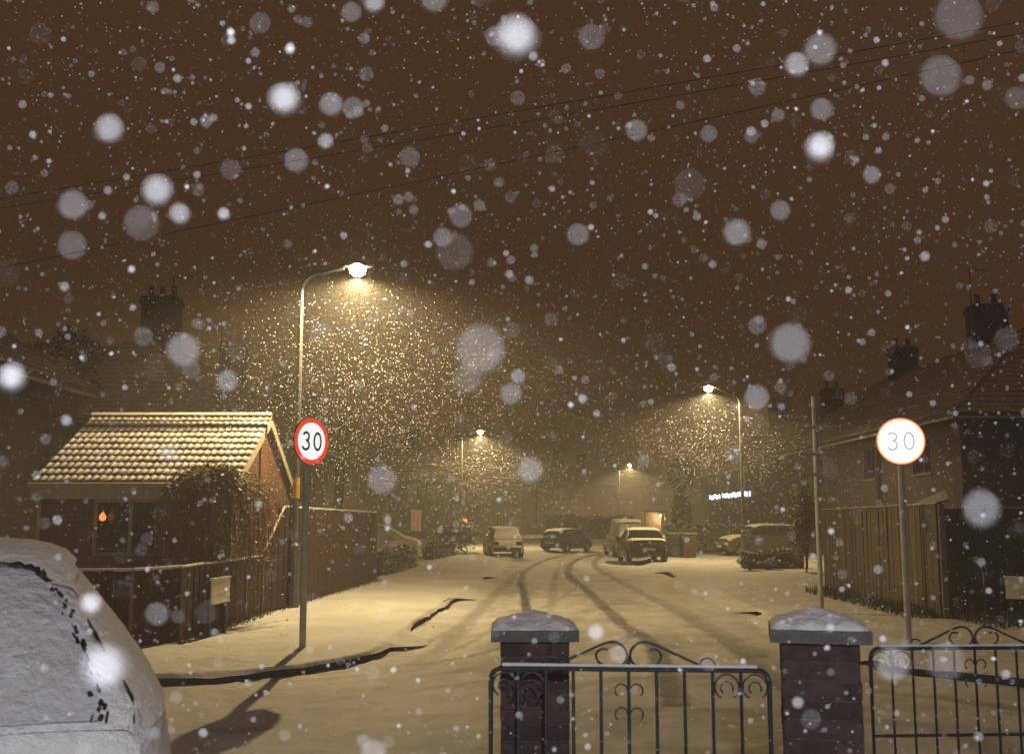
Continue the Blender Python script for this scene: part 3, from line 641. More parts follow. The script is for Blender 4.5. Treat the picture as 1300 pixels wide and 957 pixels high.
def glyph(ch):      # strokes of a digit in a 1 x 1.4 box, as centre lines
    if ch == '0':
        return [[(0.5+0.40*math.cos(a), 0.7+0.62*math.sin(a)) for a in [2*PI*k/28 for k in range(29)]]]
    up = [(0.5+0.34*math.cos(a), 1.03+0.29*math.sin(a)) for a in [math.radians(x) for x in range(160, -91, -14)]]
    dn = [(0.46+0.40*math.cos(a), 0.40+0.34*math.sin(a)) for a in [math.radians(x) for x in range(90, -166, -14)]]
    return [up + dn]
def ribbon(mb, line, wd, mapf, y):
    vs = []; n = len(line)
    for i, p in enumerate(line):
        a = Vector(line[max(0, i-1)]); b = Vector(line[min(n-1, i+1)])
        if line[0] == line[-1] or (Vector(line[0])-Vector(line[-1])).length < 1e-6:
            a = Vector(line[(i-1) % (n-1)]); b = Vector(line[(i+1) % (n-1)])
        t = (b-a).normalized(); q = Vector((-t.y, t.x))*wd/2
        for s in (1, -1): vs.append(mapf(p[0]+q.x*s, p[1]+q.y*s, y))
    mb.add(vs, [(2*i, 2*i+1, 2*i+3, 2*i+2) for i in range(n-1)])
def speed_sign(label, base, zc, yaw, dia, face, ring, ink, top):
    R = thing('speed_sign', label, 'road sign', (base[0], base[1], 0.12), yaw, 'thirty signs at the junction')
    zc -= 0.12; r = dia/2
    MB().tube([(0, 0.06, 0), (0, 0.06, top-0.12)], 0.042, 10).build('post', 'pole_paint', R)
    Mx = Matrix.Rotation(PI/2, 3, 'X')
    MB().lathe([(r, -0.006), (r, 0.012)], (0, 0, zc), 48, Mx).build('plate', 'sign_back', R)
    def annulus(r0, r1, y):
        m = MB(); n = 56; vs = []
        for k in range(n):
            a = 2*PI*k/n
            for rr in (r0, r1): vs.append((rr*math.cos(a), y, zc+rr*math.sin(a)))
        return m.add(vs, [(2*k, 2*k+1, (2*k+3) % (2*n), (2*k+2) % (2*n)) for k in range(n)])
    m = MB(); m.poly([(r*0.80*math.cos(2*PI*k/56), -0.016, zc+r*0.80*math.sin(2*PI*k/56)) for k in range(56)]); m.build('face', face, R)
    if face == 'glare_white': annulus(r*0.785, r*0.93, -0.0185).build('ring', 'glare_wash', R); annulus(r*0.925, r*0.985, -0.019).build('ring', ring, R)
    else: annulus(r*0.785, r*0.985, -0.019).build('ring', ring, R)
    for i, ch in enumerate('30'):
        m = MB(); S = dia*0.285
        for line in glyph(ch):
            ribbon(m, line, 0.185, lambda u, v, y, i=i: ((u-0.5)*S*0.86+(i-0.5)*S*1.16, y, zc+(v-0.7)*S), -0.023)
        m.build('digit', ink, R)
    for dz in (-0.12, 0.12): MB().box((0, 0.03, zc+dz), (0.16, 0.03, 0.035)).build('clamp', 'galv', R)
s1 = G(383, 823, 0.13); s2 = G(1160, 817, 0.13)
z1 = P(388, 560, s1.y).z; z2 = P(1154, 560, s2.y).z
speed_sign('round red ringed 30 sign turned aside on the left pavement', (s1.x+0.05, s1.y), z1, math.radians(55), 60*s1.y/F, 'flash_white', 'flash_red', 'sign_ink', z1+0.22)
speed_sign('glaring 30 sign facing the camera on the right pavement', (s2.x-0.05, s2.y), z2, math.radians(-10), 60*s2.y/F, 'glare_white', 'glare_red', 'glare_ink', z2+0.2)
# post with three crossbars
b = G(1043, 780, 0.13); t = thing('crossbar_post', 'slim post with three bare crossbars on the right pavement', 'post', (b.x, b.y, 0.12), math.radians(4))
MB().tube([(0, 0, 0), (0, 0, P(1040, 503, b.y).z-0.12)], 0.045, 10).build('pole', 'pole_paint', t)
for yy, ln in ((543, 0.70), (577, 0.62), (603, 0.62)):
    m = MB(); z = P(1040, yy, b.y).z-0.12; m.box((0, -0.06, z), (ln, 0.03, 0.045)); o = m.build('crossbar', 'fascia', t); MB().box((0, -0.075, z+0.032), (ln*0.98, 0.03, 0.018)).build('snow_line', 'snow', o)
# road name plates on two short legs
def name_plate(label, a, b, z0, z1, marks):
    a, b = Vector(a), Vector(b); d = b-a; Ln = d.length; rz = math.atan2(d.y, d.x)
    R = thing('name_plate', label, 'plate', ((a.x+b.x)/2, (a.y+b.y)/2, 0.12), rz, 'cream plates at the two corners'); z0 -= 0.12; z1 -= 0.12
    MB().box((0, 0, (z0+z1)/2), (Ln, 0.025, z1-z0)).build('plate', 'plate_cream', R)
    MB().box((0, -0.014, z0+0.012), (Ln*0.98, 0.03, 0.022)).build('ledge', 'plate_cream', R); MB().box((0, 0, z1+0.012), (Ln*1.06, 0.05, 0.022)).build('snow_cap', 'snow', R)
    for s in (-1, 1): MB().box((s*Ln*0.42, 0.045, (z1-0.02)/2), (0.06, 0.06, z1-0.02)).build('leg', 'black_wood', R)
    m = MB()
    for u, v, ww, hh in marks: m.poly([(u-ww/2, -0.0155, v-0.12-hh/2), (u+ww/2, -0.0155, v-0.12-hh/2), (u+ww/2, -0.0155, v-0.12+hh/2), (u-ww/2, -0.0155, v-0.12+hh/2)])
    if marks: m.build('print', 'plate_ink', R)
a = P(263, 765, 14.1); b = P(286, 757, 14.75)
name_plate('cream plate on two black legs against the low left fence', (a.x+0.05, 14.1, 0), (b.x+0.05, 14.75, 0), 0.58, 0.91, [(0, 0.78, 0.34, 0.006), (0, 0.70, 0.30, 0.006)])
a = P(1277, 756, 15.6)
name_plate('cream plate on black legs in front of the dark right fence', (a.x, 15.6, 0), (a.x+0.75, 15.25, 0), 0.55, 0.86, [(-0.22+0.035*k, 0.66, 0.008, 0.08) for k in range(4)] + [(-0.17, 0.615, 0.13, 0.008)])

# ================================================================== GATE PIERS AND IRON GATES
def pier(label, x, y, rz, top, wd=0.345):
    R = thing('gate_pier', label, 'gate pier', (x, y, 0.1), rz, 'brick gate piers'); H = top-0.1
    MB().box((0, 0, (H-0.07)/2), (wd-0.02, wd-0.02, H-0.07)).build('core', 'mortar', R)
    bl, bh = 0.215, 0.065
    long_ = MB().box((0, 0, 0), (bl+0.012, 0.1025, bh)).mesh('brick', 'pier_brick'); short = MB().box((0, 0, 0), (wd-bl-0.02, 0.1025, bh)).mesh('brick', 'pier_brick')
    z = H-0.075-bh/2; k = 0
    while z > 0.03:
        for q in range(4):
            ang = q*PI/2; Rm = Matrix.Rotation(ang, 3, 'Z'); fl_ = (k+q) % 2
            for me, ln, off in ((long_, bl+0.012, -1), (short, wd-bl-0.02, 1)):
                sgn = off if not (k % 2) else -off
                cx = sgn*(wd/2-ln/2); p = Rm @ Vector((cx, -wd/2+0.051, 0))
                o = link('brick', me, R); o.location = (p.x, p.y, z)
                o.location += Rm @ Vector((0, random.uniform(-0.002, 0.004)-0.0015*(q % 2), 0)); o.rotation_euler = (0, 0, ang+random.uniform(-0.006, 0.006)); o.scale = (0.985, 1, 1)
        z -= 0.075; k += 1
    c = MB(); h = wd/2+0.045
    c.add([(-h, -h, H-0.07), (h, -h, H-0.07), (h, h, H-0.07), (-h, h, H-0.07), (-h, -h, H-0.02), (h, -h, H-0.02), (h, h, H-0.02), (-h, h, H-0.02), (0, 0, H+0.02)], [(3, 2, 1, 0), (0, 1, 5, 4), (1, 2, 6, 5), (2, 3, 7, 6), (3, 0, 4, 7), (4, 5, 8), (5, 6, 8), (6, 7, 8), (7, 4, 8)])
    c.build('cap', 'cap_stone', R)
    s = MB()
    def sn(u, v):
        x_, y_ = (u-0.5)*2, (v-0.5)*2; e = max(abs(x_), abs(y_)); hh = h-0.004
        return (x_*hh, y_*hh, H-0.018+(0.012 if e < 0.99 else 0.0)+0.066*(1-e)**0.95+0.004*math.sin(9*x_+3)*math.cos(8*y_))
    s.grid(sn, 20, 20); s.build('snow_cap', 'car_snow', R, True)
    return R
p1 = P(678, 800, 5.0); p2 = P(1040, 800, 4.3)
pier('brick gate pier with snowy cap, farther and left of the pair', p1.x, 5.0, math.radians(0), P(678, 800, 4.82).z+0.02, 0.315)
pier('brick gate pier with snowy cap, nearer and right of the pair', p2.x, 4.32, math.radians(-13), P(1040, 800, 4.15).z+0.02, 0.30)
def arc(cx, cz, r, a0, a1, n=14): return [(cx+r*math.cos(math.radians(a0+(a1-a0)*k/n)), 0, cz+r*math.sin(math.radians(a0+(a1-a0)*k/n))) for k in range(n+1)]
def gate(label, c, rz, rail, width=1.2):
    R = thing('iron_gate', label, 'gate', (c[0], c[1], 0.1), rz, 'black wrought iron gate leaves'); H = rail-0.1; h = width/2; rr = 0.05
    fr = [(-h, 0, 0.06), (-h, 0, H-rr)] + arc(-h+rr, H-rr, rr, 180, 90, 6)[1:] + arc(h-rr, H-rr, rr, 90, 0, 6) + [(h, 0, 0.06)]
    MB().tube(fr, 0.0115, 8, closed=True).build('frame', 'iron', R)
    MB().tube([(-h, 0, H-0.13), (h, 0, H-0.13)], 0.008, 6).build('rail', 'iron', R) if False else None
    MB().tube([(-h, 0, 0.45), (h, 0, 0.45)], 0.009, 6).build('rail', 'iron', R)
    n = 10
    for k in range(1, n): MB().tube([(-h+width*k/n, 0, 0.06), (-h+width*k/n, 0, H)], 0.0075, 6).build('bar', 'iron', R)
    for s in (-1, 1):
        cr = smooth_line([Vector((s*a, 0, H+b)) for a, b in [(0.004, 0.0), (0.004, 0.05), (0.012, 0.085), (0.04, 0.112), (0.075, 0.118), (0.13, 0.10), (0.22, 0.057), (0.325, 0.012), (0.345, 0.005)]], 2)
        MB().tube(cr, 0.0062, 6).build('arch', 'iron', R)
        cv = smooth_line([Vector((s*a, 0, H+b)) for a, b in [(0.31, 0.014), (0.308, 0.034), (0.325, 0.050), (0.35, 0.050), (0.37, 0.034), (0.372, 0.012)]], 2); MB().tube(cv, 0.005, 6).build('scroll', 'iron', R)
        cv = smooth_line([Vector((s*a, 0, H+b)) for a, b in [(0.006, 0.062), (0.012, 0.03), (0.045, 0.010), (0.10, 0.010), (0.138, 0.035), (0.142, 0.068), (0.118, 0.088), (0.09, 0.082)]], 2); MB().tube(cv, 0.0055, 6).build('scroll', 'iron', R)
        for q in (0.5, 1.5):
            cx = s*(h-width/n*q); 
            MB().tube(arc(cx, H-0.07, 0.052, -60, 240, 20), 0.0045, 5).build('scroll', 'iron', R); MB().tube(arc(cx, H-0.075, 0.026, -30, 230, 14), 0.004, 5).build('scroll', 'iron', R)
        for dz in (-0.09, -0.19): MB().tube(arc(s*0.033, H+dz, 0.027, 180 if s > 0 else 0, -60 if s > 0 else 240, 14), 0.004, 5).build('scroll', 'iron', R)
    MB().tube([(-h+0.05, 0, H+0.014), (h-0.05, 0, H+0.014)], 0.009, 6).build('snow_line', 'car_snow', R)
    return R
gc = P(798, 849, 4.56); gate('black iron gate with scrolled top between the two brick piers', (gc.x, 4.56), math.radians(-4), gc.z)
gc = P(1237, 822, 5.9); gate('black iron gate with scrolled top right of the nearer pier', (gc.x, 5.9), math.radians(3), gc.z)
t = thing('gate_post', 'square iron gate post at the right end of the right gate', 'gate post', (gc.x+0.68, 5.93, 0.1)); MB().box((0, 0, 0.55), (0.07, 0.07, 1.1)).build('post', 'iron', t); MB().lathe([(0.05, 1.1), (0.05, 1.12), (0.0, 1.17)], (0, 0, 0), 4).build('finial', 'iron', t)

# ================================================================== CARS
def interp(tab, x):
    if x <= tab[0][0]: return tab[0][1]
    for (a, va), (b, vb) in zip(tab, tab[1:]):
        if x <= b:
            s = (x-a)/(b-a); return va+(vb-va)*s
    return tab[-1][1]
CAR = {
 'hatch': dict(top=[(-1.97, .93), (-1.80, 1.18), (-1.62, 1.37), (-1.45, 1.425), (-1.1, 1.455), (-.3, 1.48), (.25, 1.46), (.55, 1.38), (.9, 1.2), (1.32, .93)],
               belt=[(-2.02, .70), (-1.99, .88), (-1.90, .94), (1.2, .95), (1.35, .93), (1.75, .83), (1.95, .70), (2.02, .55)], L=2.02, wheels=(-1.25, 1.27)),
 'near_hatch': dict(top=[(-1.97, .93), (-1.85, 1.06), (-1.62, 1.26), (-1.38, 1.405), (-1.15, 1.455), (-.8, 1.485), (-.3, 1.50), (.25, 1.46), (.55, 1.38), (.9, 1.2), (1.32, .93)],
               belt=[(-2.02, .70), (-1.99, .88), (-1.90, .94), (1.2, .95), (1.35, .93), (1.75, .83), (1.95, .70), (2.02, .55)], L=2.02, wheels=(-1.25, 1.27)),
 'saloon': dict(top=[(-1.42, .98), (-1.1, 1.2), (-.78, 1.37), (-.4, 1.43), (.1, 1.44), (.5, 1.38), (.85, 1.2), (1.25, .95)],
               belt=[(-2.12, .72), (-2.08, .92), (-1.98, .98), (-1.4, .99), (1.15, .95), (1.35, .92), (1.85, .80), (2.08, .68), (2.15, .55)], L=2.15, wheels=(-1.3, 1.32)),
 'van': dict(top=[(-2.2, 1.0), (-2.19, 1.7), (-2.1, 1.86), (-1.8, 1.90), (0, 1.92), (.75, 1.86), (1.05, 1.7), (1.65, 1.05)],
               belt=[(-2.25, .8), (-2.22, 1.02), (1.5, 1.06), (1.7, 1.02), (2.1, .88), (2.25, .6)], L=2.25, wheels=(-1.45, 1.4)),
}
def car(label, style, loc, rz, paint, width=1.68, snow=('roof', 'bonnet'), side_snow=False, name='parked_car', cat='car', group=None, hi=False, sc_=1.0):
    S = CAR[style]; R = thing(name, label, cat, loc, rz, group); hw0 = width/2; R.scale = (sc_, sc_, sc_)
    L0 = S['L']; top, belt = S['top'], S['belt']; N = 60 if hi else 30
    def halfw(x): return hw0*(1-0.16*abs(x/L0)**4-0.05*abs(x/L0)**12)
    def zb(x): return 0.22+0.10*max(0, abs(x/L0)-0.9)/0.1
    def lower(u, v):       # v from sill left over the belt to sill right
        x = -L0+2*L0*u; w = halfw(x); z1 = interp(belt, x); z0 = zb(x); k = abs(v-0.5)*2; s = -1 if v < 0.5 else 1
        if k > 0.45:
            q = (1-k)/0.55; zz = z0+(z1-0.06-z0)*q; ww = w*(0.94+0.06*math.sin(PI*min(1, 0.15+q*0.8)))
        else:
            q = k/0.45; ww = w*(0.955*math.sin(q*PI/2)**0.8); zz = z1-0.06*q**4+0.03*(1-q*q)
        return Vector((x, s*ww, zz))
    m = MB(); m.grid(lower, N*3 if hi else N, 72 if hi else 24)
    NN, NV = (N*3, 72) if hi else (N, 24)
    if hi: m.f = [f_ for f_ in m.f if not any(abs(m.v[f_[0]][1]) > 0.4 and math.hypot(m.v[f_[0]][0]-wx, m.v[f_[0]][2]-0.31) < 0.37 for wx in S['wheels'])]
    ends = []
    for x in (-L0, L0):
        i0 = 0 if x < 0 else NN
        m.f.append(tuple(j*(NN+1)+i0 for j in range(NV+1))[::(1 if x < 0 else -1)])
    body = m.build('body', paint, R, True)
    xa, xb = top[0][0], top[-1][0]
    def gh(x, v, off=0.0):  # greenhouse: v 0..1 across
        w = halfw(x)*0.95; zt = interp(top, x); z0 = interp(belt, x)-0.03; k = abs(v-0.5)*2; s = -1 if v < 0.5 else 1
        hgt = max(0.001, zt-z0); inw = (0.40 if hi else 0.22)*min(1, hgt/0.52)
        if k > 0.5:
            q = (1-k)/0.5; zz = z0+(hgt-(0.085 if hi else 0.05)*min(1, hgt/0.3))*q; ww = w-inw*0.9*q**1.15
        else:
            q = k/0.5; we = w-inw*0.9; ww = we*math.sin(q*PI/2)**0.9; zz = zt-(0.085 if hi else 0.05)*min(1, hgt/0.3)*q**(2.4 if hi else 3)
        return Vector((x, s*ww, zz))
    nx = 44 if hi else 24
    m = MB(); m.grid(lambda u, v: gh(xa+(xb-xa)*u, v), nx, 24); m.build('cabin', paint, R, True)
    def patch(nm, x0, x1, v0, v1, off, mt, nu=10, nv=4, noise=0.0, par=None):
        def fn(u, v):
            x = x0+(x1-x0)*u; q = v0+(v1-v0)*v; p = gh(x, q); e = 1e-3
            n = (gh(x+e, q)-p).cross(gh(x, q+e)-p)
            if n.length > 0: n.normalize()
            if n.z < 0 and abs(n.y) < 0.9: n = -n
            if abs(n.y) >= 0.9 and n.y*(q-0.5) < 0: n = -n
            return p+n*(off+noise*(math.sin(x*13+q*9)*0.5+random.random()*0.5))
        mm = MB(); mm.grid(fn, nu, nv); return mm.build(nm, mt, par or R, True)
    sg = 'thin_snow' if side_snow else 'glass'
    rx0 = [x for x, z in top if z > top[len(top)//2][1]-0.13]; rA, rB = rx0[0], rx0[-1]
    for v0, v1 in ((0.035, 0.215), (0.965, 0.785)):
        if style == 'van': patch('side_window', rB-0.55, xb-0.30, v0, v1, 0.006, sg)
        else: patch('side_window', rA+0.12, (rA+rB)/2-0.03, v0, v1, 0.006, sg); patch('side_window', (rA+rB)/2+0.03, rB+0.22, v0, v1, 0.006, sg)
    if style == 'van': patch('windscreen', rB+0.05, xb-0.06, 0.27, 0.73, 0.006, 'glass')
    else: patch('windscreen', rB+0.06, xb-0.08, 0.27, 0.73, 0.006, 'thin_snow' if 'screen' in snow else 'glass')
    if style != 'van': patch('rear_window', xa+0.08, rA-0.03, 0.28, 0.72, 0.006, 'thin_snow' if 'rear' in snow else 'glass')
    if 'roof' in snow: patch('roof_snow', rA-0.05, rB+0.08, 0.265, 0.735, 0.035, 'car_snow', 16, 12, 0.012)
    if 'rear' in snow: patch('rear_snow', xa+0.05, rA+0.02, 0.27, 0.73, 0.022, 'car_snow', 12, 12, 0.008)
    if 'screen' in snow: patch('screen_snow', rB+0.02, xb-0.05, 0.27, 0.73, 0.022, 'car_snow', 12, 12, 0.008)
    def deck(nm, x0, x1):
        mm = MB(); mm.grid(lambda u, v: lower((x0+(x1-x0)*u+L0)/(2*L0), 0.285+0.43*v)+Vector((0, 0, 0.03+0.008*random.random())), 12, 12); mm.build(nm, 'car_snow', R, True)
    if 'bonnet' in snow: deck('bonnet_snow', xb-0.05, L0-0.12)
    if style == 'saloon' and 'boot' in snow: deck('boot_snow', -L0+0.08, xa+0.05)
    for wx in S['wheels']:
        for sy in (-1, 1):
            Mx = Matrix.Rotation(PI/2, 3, 'X'); y = sy*(halfw(wx)-0.09)
            ty = MB().lathe([(0.2, -0.10), (0.29, -0.10), (0.31, -0.07), (0.31, 0.07), (0.29, 0.10), (0.2, 0.10)], (wx, y, 0.31), 22, Mx).build('wheel', 'rubber', R)
            MB().lathe([(0.05, -0.112), (0.19, -0.104), (0.20, 0.104), (0.05, 0.112)], (wx, y, 0.31), 14, Mx).build('rim', 'rim', ty)
            ar = MB(); ar.tube([(wx+0.36*math.cos(a), sy*(halfw(wx)-0.004), 0.31+0.36*math.sin(a)) for a in [PI*(k/12*1.16-0.08) for k in range(13)]], 0.022 if hi else 0.03, 6); ar.build('wheel_arch', 'car_snow' if hi else 'dark_plastic', R)
    for ex, sg_ in ((-L0, -1), (L0, 1)):
        w = halfw(ex*0.98); zb_ = interp(belt, ex)
        if not (hi and sg_ < 0): MB().box((ex+sg_*0.02, 0, 0.42), (0.10, 2*w*0.98, 0.20)).build('bumper', 'car_snow' if hi else 'dark_plastic', R)
        if hi and sg_ < 0:      # buried under the snow on the tail
            for sy in (-1, 1): MB().box((ex*0.965, sy*w*0.78, zb_+0.02), (0.08, 0.22, 0.15)).build('tail_light', 'tail_red', R)
            MB().box((ex-0.01, 0, 0.62), (0.02, 0.52, 0.11)).build('number_plate', 'plate_yellow', R); continue
        for sy in (-1, 1): MB().box((ex*0.965+sg_*0.04, sy*w*0.82, zb_+ (0.02 if sg_ < 0 else 0.02)), (0.12, 0.26, 0.17 if sg_ < 0 else 0.14)).build('tail_light' if sg_ < 0 else 'headlight', 'tail_red' if sg_ < 0 else 'head_clear', R)
        MB().box((ex+sg_*0.075, 0, 0.62 if sg_ < 0 else 0.45), (0.02, 0.52, 0.11)).build('number_plate', 'plate_yellow' if sg_ < 0 else 'plate_white', R)
    for sy in (() if hi else (-1, 1)):
        m = MB(); m.box((xb-0.42, sy*(halfw(xb-0.42)+(-0.05 if hi else 0.06)), 0.99), (0.12, 0.20, 0.14)); m.build('mirror', paint, R)
    return R, gh, lower
car('pale hatchback smothered in snow parked on the left of the road', 'hatch', (-0.40, 45.2, 0.05), math.radians(97), 'car_white', 1.66, ('roof', 'rear', 'bonnet', 'screen'), sc_=0.88)
car('dark saloon with yellow rear plate parked on the right of the road', 'saloon', (4.95, 39.6, 0.06), math.radians(91), 'car_dark', 1.68, ('roof', 'boot', 'bonnet'), sc_=0.90)
car('pale van parked beyond the dark saloon', 'van', (5.05, 46.5, 0.06), math.radians(93), 'car_silver', 1.75, ('roof',), name='parked_van', cat='van', sc_=0.84)
car('dark hatchback parked at an angle in the middle distance', 'hatch', (2.75, 52.0, 0.05), math.radians(55), 'car_olive', 1.68, ('roof', 'bonnet'), sc_=0.78)
car('car with snowy roof nosing out of the left driveway between hedges', 'hatch', (-5.25, 39.3, 0.14), math.radians(3), 'car_cream', 1.66, ('roof', 'bonnet', 'screen'), side_snow=True, sc_=0.92)
car('snowy roofed car in the right front garden behind the low shrubs', 'hatch', (10.7, 44.5, 0.14), math.radians(190), 'car_olive', 1.7, ('roof', 'bonnet', 'rear'), sc_=0.9)
# the near car, thick with snow, its tail towards the camera
NRZ = math.radians(115)
cw, GH, LO = car('big snow-covered car parked close by at the left edge', 'near_hatch', (-2.6, 7.5, 0.02), NRZ, 'car_white', 1.88, ('roof', 'rear', 'bonnet', 'screen'), hi=True, sc_=1.06)
q_ = GH(-1.40, 0.35)*1.06; t_ = G(58, 734, q_.z+0.06); q_ = Matrix.Rotation(NRZ, 3, 'Z') @ q_; cw.location = (t_.x-q_.x, t_.y-q_.y, 0.03)
def wheel_cut(m):
    keep = []
    for fc_ in m.f:
        c = sum((Vector(m.v[i]) for i in fc_), Vector())/len(fc_)
        if abs(c.y) > 0.4 and any(math.hypot(c.x-wx, c.z-0.31) < 0.375 for wx in (-1.25, 1.27)): continue
        keep.append(fc_)
    m.f = keep
def cover(nm, fn, nu, nv, mt, off):
    m = MB()
    def f(u, v):
        p = fn(u, v); e = 2e-3
        n = (fn(min(1, u+e), v)-fn(max(0, u-e), v)).cross(fn(u, min(1, v+e))-fn(u, max(0, v-e)))
        if n.length > 1e-12: n.normalize()
        if n.y*p.y < 0 and abs(n.y) > 0.3 or (abs(n.y) <= 0.3 and n.z < 0): n = -n
        return p+n*(off+0.006*math.sin(31*u+7*v)*math.sin(23*v+3)+0.004*random.random())
    m.grid(f, nu, nv); wheel_cut(m); return m.build(nm, mt, cw, True)
xa, xb = -1.97, 1.32
cover('cabin_snow', lambda u, v: GH(xa+(xb-xa)*u, v), 90, 60, 'car_snow', 0.022)
cover('body_snow', lambda u, v: LO(u, v), 150, 90, 'car_snow', 0.018)
def tail_snow(u, v):
    p = LO(0.0, u); c = Vector((-2.05, 0, 0.52)); q = p.lerp(c, v**0.8); return q+Vector((-0.045*math.sin(PI*min(1, 0.5+v*0.5))-0.035*(1-(1-v)**3)-0.02+0.006*random.random(), 0, 0))
mm = MB(); mm.grid(tail_snow, 50, 12); mm.build('tail_snow', 'car_snow', cw, True)
# rear glass with a thin dusting, and the dark rubber seal breaking through the snow
def rear_pt(x, q, off):
    p = GH(x, q); e = 1e-3; n = (GH(x+e, q)-p).cross(GH(x, q+e)-p)
    n.normalize()
    if n.z < 0: n = -n
    return p+n*off
ol = [(-1.34, 0.50), (-1.34, 0.44), (-1.345, 0.40), (-1.37, 0.367), (-1.43, 0.348), (-1.55, 0.340), (-1.72, 0.336), (-1.95, 0.334)]
ol = smooth_line([Vector((a, q, 0)) for a, q in ol], 2)
def in_glass(u, v):
    p0_ = ol[int(u*(len(ol)-1))]; a = Vector((-1.75, 0.50, 0)); q = p0_.lerp(a, v); return q
m = MB(); k2 = len(ol)-1
def gfn(u, v):
    x = -1.335-0.62*v; lim = 0.5
    for a, b_ in zip(ol, ol[1:]):
        if b_.x <= x <= a.x + 1e-6: lim = a.y+(b_.y-a.y)*((a.x-x)/max(1e-6, a.x-b_.x))
    if x >= ol[0].x - 1e-6: lim = 0.42
    if x < ol[-1].x: lim = ol[-1].y
    q = lim+(1-2*lim)*u; return rear_pt(x, q, 0.038+0.003*random.random())
m.grid(gfn, 40, 26); m.build('rear_glass_snow', 'thin_snow', cw, True)
for mir in (0, 1):
    segs = resample([Vector((a.x, a.y if not mir else 1-a.y, 0)) for a in ol], 0.012); seal = MB(); run = []
    for k, s_ in enumerate(segs):
        low_ = s_.x < -1.44
        if low_:
            for _ in range(2):
                if random.random() < 0.45: continue
                qx, qy = s_.x+random.uniform(-0.01, 0.01), s_.y+random.gauss(0, 0.007)*(1 if not mir else -1)
                seal.tube([rear_pt(qx, qy, 0.036), rear_pt(qx-random.uniform(0.006, 0.03), qy+random.uniform(-0.004, 0.004), 0.038)], random.uniform(0.003, 0.009), 5)
            continue
        run.append((rear_pt(s_.x, s_.y+random.uniform(-0.004, 0.004), 0.037), 0.020*(0.5+0.8*random.random())))
    if len(run) > 1: seal.tube([p for p, _ in run], [r for _, r in run], 6)
    seal.build('window_seal', 'seal', cw, kind='stuff')
m = MB()
for pts in ([(-1.57, 0.288), (-1.63, 0.283), (-1.70, 0.279)], [(-1.78, 0.215), (-1.86, 0.205), (-1.94, 0.195)]):
    m.tube([rear_pt(a, q, 0.030) for a, q in pts], [0.003, 0.008, 0.004], 5)
m.build('hatch_gap', 'seal', cw, kind='stuff')

# ================================================================== PLANTS
def leaves(mb, pts, size, flat=0.0):
    for p in pts:
        s = size*random.uniform(0.6, 1.4); a = random.uniform(0, 2*PI); t = random.uniform(-1, 1)*(1-flat)
        u = Vector((math.cos(a), math.sin(a), t*0.8)).normalized(); v = u.cross(Vector((random.uniform(-1, 1), random.uniform(-1, 1), 1.2))).normalized()
        p = Vector(p); mb.add([p-u*s, p+v*s*0.45+u*s*0.1, p+u*s, p-v*s*0.45+u*s*0.1], [(0, 1, 2, 3)])
def inside(n, fn):
    out = []
    while len(out) < n:
        q = Vector((random.uniform(-1, 1), random.uniform(-1, 1), random.uniform(-1, 1))); l = q.length
        if 0.25 < l < 1 and random.random() < l**1.5: out.append(fn(q))
    return out
def shrub(label, loc, rad, n, size, leafm, name='shrub', cat='shrub', lobes=6, stem_h=None, group=None):
    R = thing(name, label, cat, loc, 0, group); cs = []
    for k in range(lobes):
        q = Vector((random.uniform(-1, 1), random.uniform(-1, 1), random.uniform(-0.9, 1))); q = q*0.55
        cs.append((Vector((q.x*rad[0], q.y*rad[1], rad[2]*1.0+q.z*rad[2])), random.uniform(0.45, 0.7)))
    m = MB()
    for c, s in cs:
        leaves(m, inside(n//lobes, lambda q: c+Vector((q.x*rad[0]*s, q.y*rad[1]*s, q.z*rad[2]*s))), size)
    m.build('foliage', leafm, R, kind='stuff')
    st = MB()
    for k in range(4):
        a = random.uniform(0, 6.28); st.tube([(0, 0, 0), (0.15*rad[0]*math.cos(a), 0.15*rad[1]*math.sin(a), rad[2]*0.6), (0.5*rad[0]*math.cos(a), 0.5*rad[1]*math.sin(a), rad[2]*1.3)], [0.035, 0.025, 0.01], 5)
    st.build('stem', 'bark', R); return R
def hedge(label, a, b, h, th, leafm='hedge_leaf', n=2600, size=0.06):
    a, b = Vector((*a, 0)), Vector((*b, 0)); d = b-a; R = thing('hedge', label, 'hedge', (a+b)/2 + Vector((0, 0, 0.1)), math.atan2(d.y, d.x)); Ln = d.length
    m = MB(); pts = []
    for k in range(n):
        x, y, z = random.uniform(-Ln/2, Ln/2), random.uniform(-th/2, th/2), random.uniform(0.02, h)
        f = random.randint(0, 2)
        if f == 0: z = h+random.gauss(0, 0.05)+0.06*math.sin(x*3.1)
        elif f == 1: y = math.copysign(th/2, random.random()-0.5)+random.gauss(0, 0.04)
        pts.append((x, y, z))
    leaves(m, pts, size); m.build('foliage', leafm, R, kind='stuff')
    c = MB(); c.box((0, 0, h*0.46), (Ln*0.97, th*0.7, h*0.9)); c.build('branches', 'leaf_dark', R)
    return R
